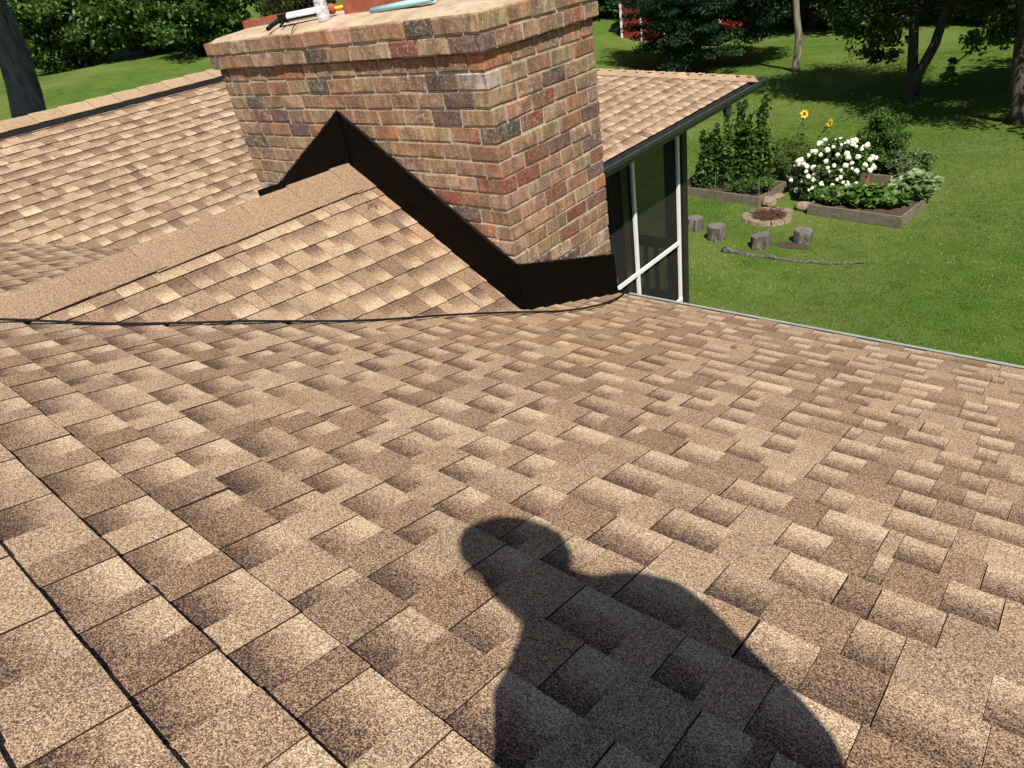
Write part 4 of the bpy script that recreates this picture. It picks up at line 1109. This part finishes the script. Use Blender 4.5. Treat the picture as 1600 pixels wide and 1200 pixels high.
        for k in range(16):
            t = R.uniform(.15, .92); c = b.lerp(hd, t); a = R.uniform(0, 6.28); d = Vector((math.cos(a), math.sin(a), -.15)); s_ = Vector((-d.y, d.x, 0)); L = .34 * (1.1 - t * .6); o_ = len(V)
            V += [tuple(c), tuple(c + d * L * .4 + s_ * L * .3), tuple(c + d * L + Vector((0, 0, -.08))), tuple(c + d * L * .4 - s_ * L * .3)]; F.append((o_, o_ + 1, o_ + 2, o_ + 3)); A += [R.uniform(.2, .7)] * 4
        obj('leaves', fast_mesh('leaves', V, F, A), e, M['leaf_bright'])
SF1 = (-4.54, 17.4, -4.62); SF2 = (-3.85, 17.4, -4.85)
yard()

# ------------------------------------------------------------------ red shed
def shed():
    ox, oy = -22.3, 36.8; z = terrain(ox + 2, oy) - .1; W, Dp, Hh = 6.2, 5.0, 2.9
    e = empty('red_shed', (ox + W / 2, oy, z), 'red barn shed with white corner trim behind the dark spreading tree', 'shed')
    m = MB()
    for k in range(24): m.box((ox + W * (k + .5) / 24, oy, z + Hh / 2), (W / 24 - .012, .04, Hh))
    for k in range(18):
        m.box((ox, oy + Dp * (k + .5) / 18, z + Hh / 2), (.04, Dp / 18 - .012, Hh)); m.box((ox + W, oy + Dp * (k + .5) / 18, z + Hh / 2), (.04, Dp / 18 - .012, Hh))
    m.build('wall', M['red_paint'], e)
    prof = [(-.3, Hh - .1), (.7, Hh + 1.6), (Dp / 2, Hh + 2.4), (Dp - .7, Hh + 1.6), (Dp + .3, Hh - .1)]
    m = MB(); n = len(prof); t = .1
    m.add([(ox + x, oy + p, z + q) for x in (-.2, W + .2) for p, q in prof] + [(ox + x, oy + p, z + q + t) for x in (-.2, W + .2) for p, q in prof],
          [(k, k + 1, n + k + 1, n + k) for k in range(n - 1)] + [(2 * n + k, 3 * n + k, 3 * n + k + 1, 2 * n + k + 1) for k in range(n - 1)] + [(0, n, 3 * n, 2 * n), (n - 1, 3 * n - 1, 4 * n - 1, 2 * n - 1)] + [(k, 2 * n + k, 2 * n + k + 1, k + 1) for k in range(n - 1)] + [(n + k, n + k + 1, 3 * n + k + 1, 3 * n + k) for k in range(n - 1)])
    m.build('roof', M['red_paint'], e)
    m = MB()
    for x in (-.02, W + .02): m.add([(ox + x, oy + p, z + q) for p, q in [(0, Hh - .05)] + prof[1:4] + [(Dp, Hh - .05)]], [(0, 1, 2, 3, 4)])
    m.build('gable', M['red_paint'], e)
    for x in (0.0, 1.35, 2.9, W):
        m = MB(); m.box((ox + x, oy - .03, z + Hh / 2), (.13, .06, Hh)); m.build('trim', M['white_paint'], e)
    m = MB(); m.box((ox + 2.1, oy - .035, z + 2.25), (1.42, .05, .12)); m.build('trim', M['white_paint'], e)
    m = MB(); m.box((ox + 2.1, oy - .03, z + 1.1), (1.3, .05, 2.1)); d = m.build('door', M['red_paint'], e)
    m = MB(); m.box((ox + 2.6, oy - .07, z + 1.05), (.05, .05, .22)); m.build('handle', M['cable'], d)
    m = MB(); m.box((ox + 4.6, oy - .03, z + 1.7), (.9, .05, .9)); w = m.build('window', M['white_paint'], e); m = MB(); m.box((ox + 4.6, oy - .06, z + 1.7), (.75, .02, .75)); m.build('pane', M['gutter_dark'], w)
shed()

# ------------------------------------------------------------------ trees
def make_tree(name, label, loc, crown, trunk, leaf, bark, group=None, rot=0.0, sc=1.0, crown_up=0.0):
    e = empty(name, loc, label, 'tree', group); e.rotation_euler = (0, 0, rot); e.scale = (sc, sc, sc)
    for nm, me, mt in (('crown', crown, leaf), ('trunk', trunk, bark)):
        if me is None: continue
        if not me.materials: me.materials.append(M[mt])
        o = bpy.data.objects.new(nm, me); COL.objects.link(o); o.parent = e
        if nm == 'crown': o.location = (0, 0, crown_up)
    return e

def trees():
    # broad woodland trees (shared by many) : crown centre height baked in through crown_up
    var = []
    for s in range(4):
        c, cc = crown_mesh('woodland_crown', 100 + s, 170, 85, (3.3, 3.3, 3.4), .95, .34, .35, .45)
        var.append((c, limb_mesh('woodland_trunk', 6.5, [(x, y, z + 5.4) for x, y, z in cc], .24, s, 10)))
    low = []
    for s in range(3):
        c, cc = crown_mesh('thicket_crown', 200 + s, 150, 85, (2.6, 2.4, 2.3), .62, .25, .35, .45, cut=-2.2)
        low.append((c, limb_mesh('thicket_trunk', 2.4, [(x, y, z + 2.2) for x, y, z in cc], .09, s + 9, 12)))
    R = random.Random(5)
    def wood(x, y, sc, k, label, grp, lowset=False):
        z = terrain(x, y); v = (low if lowset else var)[k % (3 if lowset else 4)]
        make_tree('shrub' if lowset else 'woodland_tree', label, (x, y, z - .1), v[0], v[1], 'leaf_wood', 'bark_dark', grp, R.uniform(0, 6.28), sc, 2.2 if lowset else 5.4)
    # left edge: shrubs along the lawn, trees behind
    for i in range(9):
        t = i / 8; x = -50 + 22 * t + R.uniform(-1, 1); y = 15.5 + 16 * t + R.uniform(-1, 1)
        if i in (1, 4, 6): continue
        if i == 3: x += 2.2; y -= 1.2
        wood(x, y, R.uniform(.95, 1.35), i, 'leafy shrub on the woodland edge left of the chimney' if i != 3 else 'sunlit shrub pushing furthest out onto the lawn left of the chimney', 'left woodland edge shrubs', True)
    for i in range(12):
        t = i / 11; x = -55 + 26 * t + R.uniform(-1, 1); y = 17 + 18 * t + R.uniform(-1, 1)
        wood(x, y, R.uniform(1.0, 1.35), i, 'woodland tree behind the shrubs left of the chimney', 'left woodland trees')
    for i in range(9):
        t = i / 8; x = -60 + 28 * t + R.uniform(-2, 2); y = 23 + 20 * t
        wood(x, y, R.uniform(1.2, 1.6), i + 2, 'woodland tree behind the shrubs left of the chimney', 'left woodland trees')
    # right edge behind the lawn
    for i in range(11):
        t = i / 10; x = -19 + 26 * t + R.uniform(-.7, .7); y = 43.5 - 6.0 * t + R.uniform(-.6, .6)
        wood(x, y, R.uniform(.7, 1.05), i, 'shaded shrub along the back of the right lawn', 'right woodland edge shrubs', True)
    for i in range(10):
        t = i / 9; x = -24 + 34 * t + R.uniform(-1, 1); y = 44.5 - 7.0 * t + R.uniform(-1, 1)
        wood(x, y, R.uniform(1.1, 1.5), i + 1, 'woodland tree at the back of the right lawn', 'right woodland trees')
    for i in range(9):
        t = i / 8; x = -30 + 42 * t + R.uniform(-2, 2); y = 51 - 7 * t
        wood(x, y, R.uniform(1.4, 1.8), i + 3, 'woodland tree at the back of the right lawn', 'right woodland trees')
    for (x, y, s_) in ((-26, 41, 1.0), (-28, 37, 1.1), (-24.5, 43, 1.2)):
        wood(x, y, s_, int(s_ * 10), 'leafy shrub beside the left wall of the red shed', 'shrubs by the shed', True)
    # dark spreading tree in front of the shed
    c, cc = crown_mesh('crown', 300, 380, 170, (4.3, 3.2, 2.9), .8, .22, .25, .5, .26, .5)
    make_tree('spreading_tree', 'dark feathery spreading tree in front of the red shed', (-14.5, 31.3, terrain(-14.5, 31.3)), c, limb_mesh('trunk', 3.2, [(x, y, z + 3.1) for x, y, z in cc], .14, 4, 16), 'leaf_dark', 'bark_dark', crown_up=3.15)
    # slim pale trunk
    b = Vector((-9.46, 30.23, terrain(-9.46, 30.23))); e = empty('slim_tree', tuple(b), 'slim pale straight tree trunk standing alone on the far lawn', 'tree')
    m = MB(); m.tube([b - Vector((0, 0, .1)), b + Vector((.0, 0, .25)), b + Vector((.05, 0, .9)), b + Vector((.03, 0, 1.5)), b + Vector((-.12, 0, 2.3)), b + Vector((-.3, 0, 4.0)), b + Vector((-.5, 0, 7.0))], [.24, .165, .15, .14, .135, .12, .08], 12); m.build('trunk', M['bark_pale'], e, True)
    c, cc = crown_mesh('crown', 310, 120, 80, (2.6, 2.6, 2.4), .7, .22, .4); c.materials.append(M['leaf_wood']); o = obj('crown', c, e, None, False); o.location = (0, 0, 8.6)
    # twin trunk tree
    b = Vector((-3.56, 24.73, terrain(-3.56, 24.73))); e = empty('twin_trunk_tree', tuple(b), 'twin stemmed tree with low drooping boughs casting a wide shadow', 'tree')
    m = MB(); m.tube([b + Vector((0, 0, -.1)), b + Vector((0, 0, .3)), b + Vector((-.12, .1, 1.2)), b + Vector((-.28, .1, 2.6)), b + Vector((-.4, .2, 4.5))], [.30, .20, .165, .14, .09], 12)
    m.tube([b + Vector((.05, 0, .15)), b + Vector((.12, 0, .8)), b + Vector((.45, .1, 1.7)), b + Vector((.6, .2, 2.75)), b + Vector((.9, .4, 4.6))], [.2, .16, .15, .13, .08], 12)
    NR = np.random.default_rng(9)
    P1, c1 = cloud_points(NR, 210, 95, (3.0, 2.7, 2.6), .75, .35); P1 += np.array([0, .2, 5.4])
    P2, c2 = cloud_points(NR, 26, 80, (1.0, .8, .8), .42, .2); P2 += np.array([-1.5, -.4, 2.5])
    P3, c3 = cloud_points(NR, 14, 70, (.5, .4, .55), .3, .2); P3 += np.array([-1.0, -.3, 1.75])
    P4, c4 = cloud_points(NR, 22, 80, (.9, .7, .7), .4, .2); P4 += np.array([1.9, 0, 3.0]); P5, c5 = cloud_points(NR, 150, 80, (2.9, 2.9, 2.3), .8, .35); P5 += np.array([1.4, -.6, 8.6])
    cc = np.concatenate([c1[:14] + np.array([0, .2, 5.4]), c2[:5] + np.array([-1.5, -.4, 2.5]), c4[:4] + np.array([1.9, 0, 3.0])])
    for q in cc: m.tube([b + Vector((.12, .1, 2.7)), b + Vector((.1, .1, 3.0)).lerp(Vector(q), .5), b + Vector(q)], [.06, .035, .012], 6)
    m.build('trunk', M['bark_dark'], e, True)
    V, F, lc = leaf_quads(np.concatenate([P1, P2, P3, P4, P5]), .15, NR, .4); c = fast_mesh('crown', V, F, lc); c.materials.append(M['leaf_wood']); obj('crown', c, e, None, False)
    # tree at the right edge
    b = Vector((-.2, 22.05, terrain(-.2, 22.05))); e = empty('edge_tree', tuple(b), 'grey barked tree at the right edge of the lawn with a bough reaching left', 'tree')
    m = MB(); m.tube([b + Vector((0, 0, -.1)), b + Vector((0, 0, .35)), b + Vector((-.22, 0, 1.5)), b + Vector((-.39, 0, 2.9)), b + Vector((-.5, 0, 5.0))], [.26, .17, .15, .135, .08], 12)
    m.tube([b + Vector((-.38, 0, 2.7)), b + Vector((-.9, .1, 2.55)), b + Vector((-1.5, .2, 1.9)), b + Vector((-1.95, .2, 1.45))], [.07, .05, .03, .012], 6)
    P1, c1 = cloud_points(NR, 190, 90, (3.0, 2.8, 2.3), .75, .35); P1 += np.array([.6, 0, 5.6]); P2, c2 = cloud_points(NR, 12, 70, (.9, .4, .45), .3, .2); P2 += np.array([-1.1, .15, 2.35]); P3, c3 = cloud_points(NR, 4, 45, (.25, .2, .3), .18, .2); P3 += np.array([-1.85, .2, 1.5])
    for q in c1[:12]: m.tube([b + Vector((-.45, 0, 4.0)), b + Vector((.6, 0, 5.6)) + Vector(q)], [.06, .012], 6)
    m.build('trunk', M['bark_dark'], e, True)
    V, F, lc = leaf_quads(np.concatenate([P1, P2, P3]), .15, NR, .4); c = fast_mesh('crown', V, F, lc); c.materials.append(M['leaf_wood']); obj('crown', c, e, None, False)
    # two neighbours out of frame on the right whose shade lies on the lawn
    for (x, y, s_) in ((3.6, 24.5, 1.0), (6.5, 20.5, 1.05)):
        wood(x, y, s_, 1, 'woodland tree at the back of the right lawn', 'right woodland trees')
    # big leaning trunk on the left
    pts = [Vector((-13.1, 1.5, -6.0)), Vector((-13.1, 1.62, -3.0)), Vector((-13.1, 1.9, -.86)), Vector((-13.1, 2.02, -.42)), Vector((-13.1, 2.1, 0)), Vector((-13.1, 2.16, .5)), Vector((-13.12, 2.16, 1.2)), Vector((-13.2, 2.05, 3.0)), Vector((-13.2, 1.8, 6.0))]
    e = empty('leaning_tree', (-13.1, 1.5, terrain(-13.1, 1.5)), 'thick dark grey leaning tree trunk just behind the porch ridge', 'tree')
    m = MB(); m.tube(pts, [.5, .36, .285, .268, .255, .245, .235, .2, .14], 20); m.build('trunk', M['bark_grey'], e, True)
    c, cc = crown_mesh('crown', 320, 210, 90, (3.4, 3.4, 2.0), .9, .25, .4); c.materials.append(M['leaf_wood']); o = obj('crown', c, e, None, False); o.location = Vector((-11.4, 0.2, 5.9)) - e.location
trees()

# ------------------------------------------------------------------ grass blades
def grass():
    R = np.random.default_rng(3); n = 75000
    # denser close to the house
    x = R.uniform(-13, 7, n); y = 5.5 + 27.5 * R.random(n) ** 1.15
    ok = np.ones(n, bool)
    for o, u, w, L, W in BEDS:
        dx = x - o.x; dy = y - o.y; a = dx * u.x + dy * u.y; b = dx * w.x + dy * w.y; ok &= ~((a > -.03) & (a < L + .03) & (b > -.03) & (b < W + .03))
    ok &= ((x + 3.81) ** 2 + (y - 13.27) ** 2) > .6 ** 2; ok &= ((x + 2.68) / .42) ** 2 + ((y - 11.85) / .2) ** 2 > R.uniform(.3, 1.1, n)
    x = x[ok]; y = y[ok]; n = len(x); k = 6
    z = np.array([terrain(a, b) for a, b in zip(x, y)])
    X = np.repeat(x, k) + R.normal(0, .05, n * k); Y = np.repeat(y, k) + R.normal(0, .05, n * k); Z = np.repeat(z, k) - .005
    a = R.uniform(0, 6.283, n * k); w = R.uniform(.005, .011, n * k); h = R.uniform(.02, .05, n * k); ln = R.uniform(0, .04, n * k); b = R.uniform(0, 6.283, n * k)
    V = np.empty((n * k, 3, 3)); V[:, 0] = np.stack([X - np.cos(a) * w, Y - np.sin(a) * w, Z], 1); V[:, 1] = np.stack([X + np.cos(a) * w, Y + np.sin(a) * w, Z], 1); V[:, 2] = np.stack([X + np.cos(b) * ln, Y + np.sin(b) * ln, Z + h], 1)
    pat = 0.5 + .30 * np.sin(X * .9 + 1.3 * np.sin(Y * .5)) * np.sin(Y * .7 + .8) + R.normal(0, .16, n * k)
    me = fast_mesh('lawn_grass', V.reshape(-1, 3), np.arange(n * k * 3).reshape(-1, 3), np.repeat(np.clip(pat, 0, 1), 3))
    tag(obj('lawn_grass', me, None, M['grass']), 'short mown green grass blades of the lawn', 'grass', None, 'stuff')
grass()


# ------------------------------------------------------------------ the photographer, kneeling behind the lens (seen only as a shadow)
def person():
    F_ = Vector((math.sin(SUN_AZ), math.cos(SUN_AZ), 0)); Rr = Vector((math.cos(SUN_AZ), -math.sin(SUN_AZ), 0)); Z = Vector((0, 0, 1))
    def P(r, f, z): return CAM_POS + Rr * r + F_ * f + Z * z          # right, forward, up from the phone
    def S(r, u, a): U = Rr.cross(LIGHT); return CAM_POS + Rr * r + U * u - LIGHT * a   # as the sun sees it
    V = []; E = []; RD = []
    def add(p, r, par=None):
        V.append(tuple(p)); RD.append(r if isinstance(r, tuple) else (r, r));
        if par is not None: E.append((par, len(V) - 1))
        return len(V) - 1
    shc = S(.14, .02, .26); head = S(.038, .200, .45)
    hip = S(.275, -.37, -.08)
    i0 = add(hip, (.19, .15)); i1 = add(hip.lerp(shc, .35), (.145, .12), i0); i2 = add(hip.lerp(shc, .75), (.165, .125), i1); i3 = add(shc, (.10, .09), i2)
    nk = S(.092, .080, .335); i4 = add(nk, .074, i3); tr = add(S(.175, .065, .28), .056, i3)
    i5 = add(S(.038, .125, .41), (.078, .078), i4); i6 = add(head, (.088, .098), i5); i7 = add(head + (head - shc).normalized() * .075, (.07, .078), i6)
    hands = []
    for sgn, sh, el, hd in ((1, S(.272, .040, .25), S(.362, -.235, .05), P(.165, -.035, -.02)), (-1, S(.002, -.062, .24), S(-.030, -.20, .06), P(-.012, -.045, -.045))):
        a = add(sh, .072, tr if sgn > 0 else i3); b = add(sh.lerp(el, .5), .064, a); c = add(el, .057, b); d = add(el.lerp(hd, .55), .042, c); w = add(el.lerp(hd, .92), .030, d)
        pm = add(hd, (.036, .020), w); hands.append(hd)
        for k in range(4):
            off = Z * (.030 - .02 * k); t1 = add(hd + off + F_ * .028 - Rr * sgn * .010, .0095, pm); add(hd + off + F_ * .042 - Rr * sgn * (.040 - .004 * abs(k - 1)), .0085, t1)
        t1 = add(hd + Z * .028 - F_ * .018 - Rr * sgn * .015, .011, pm); add(hd + Z * .03 - F_ * .020 - Rr * sgn * .045, .0095, t1)
    for sgn in (1, -1):
        hj = hip + Rr * sgn * .10 - Z * .06; kn = hj + F_ * .10 + Rr * sgn * .04; kn.z = main_z(kn.y) + .075
        an = kn - F_ * .38 + Rr * sgn * .02; an.z = main_z(an.y) + .065
        to = an - F_ * .13; to.z = main_z(to.y) + .05
        a = add(hj, .105, i0); b = add(hj.lerp(kn, .55), .088, a); c = add(kn, .068, b); d = add(kn.lerp(an, .45), .058, c); e = add(an, .045, d); add(to, .04, e)
    me = bpy.data.meshes.new('person'); me.from_pydata(V, E, []); o = bpy.data.objects.new('person', me); COL.objects.link(o)
    md = o.modifiers.new('skin', 'SKIN'); md.use_smooth_shade = True; o.modifiers.new('sub', 'SUBSURF').levels = 2; o.modifiers['sub'].render_levels = 2
    sv = me.skin_vertices[0].data
    for k, r in enumerate(RD): sv[k].radius = r; sv[k].use_root = (k == 0)
    dg = bpy.context.evaluated_depsgraph_get(); nm = bpy.data.meshes.new_from_object(o.evaluated_get(dg)); o.modifiers.clear(); o.data = nm; nm.name = 'person'
    nm.materials.clear(); nm.materials.append(simple('navy_shirt', (.03, .04, .07), .9)); nm.materials.append(simple('skin', (.45, .27, .19), .6)); nm.materials.append(simple('work_trousers', (.09, .075, .055), .9))
    for p in nm.polygons:
        c = Vector(p.center)
        if (c - head).length < .16 or (c - nk).length < .06 or min((c - h).length for h in hands) < .085: p.material_index = 1
        elif c.z < hip.z + .02 and (c - hip).length < 1.2 and c.z < CAM_POS.z - .25: p.material_index = 2
    base = Vector((hip.x, hip.y, main_z(hip.y))); nm.transform(Matrix.Translation(-base)); o.location = base
    tag(o, 'person in a dark shirt kneeling on the roof holding up a phone', 'person')
    # hair, nose and ears
    fd = (F_ * .9 - Z * .35).normalized(); upv = (head - shc).normalized()
    m = MB(); bm = bmesh.new(); bmesh.ops.create_icosphere(bm, subdivisions=3, radius=1.0); vs = []
    for v in bm.verts: vs.append(head + upv * .012 - fd * .004 + (Rr * v.co.x * .104 + fd * v.co.y * .108 + upv * v.co.z * .110))
    fs = [tuple(v.index for v in f.verts) for f in bm.faces if f.calc_center_median().z > -.1 or f.calc_center_median().y < -.25]; bm.free()
    m.add(vs, fs); m.build('hair', simple('brown_hair', (.04, .025, .015), .8), o, True)
    m = MB(); m.add([head + fd * .088 + upv * .03, head + fd * .085 - upv * .02 + Rr * .016, head + fd * .085 - upv * .02 - Rr * .016, head + fd * .116 - upv * .014], [(0, 1, 3), (0, 3, 2), (1, 2, 3)]); m.build('nose', nm.materials[1], o)
    for sgn in (1, -1):
        m = MB(); m.lathe(head + Rr * sgn * .088, [(.026, -.006), (.03, .004), (.018, .012)], 10, Rr * sgn); m.build('ear', nm.materials[1], o)
    # phone
    R3 = Matrix((CR, CU, -FWD)).transposed(); c = CAM_POS - FWD * .014 + CR * .060 - CU * .012 ; m = MB(); m.box(c, (.155, .075, .008), R3)
    ph = m.build('body', M['cable'], None); e = empty('phone', tuple(c), 'black phone held up in both hands of the kneeling person', 'phone'); ph.parent = e; ph.location = -Vector(c)
    m = MB(); m.box(c - FWD * .0052, (.148, .069, .001), R3); s_ = m.build('screen', M['gutter_dark'], e)
person()
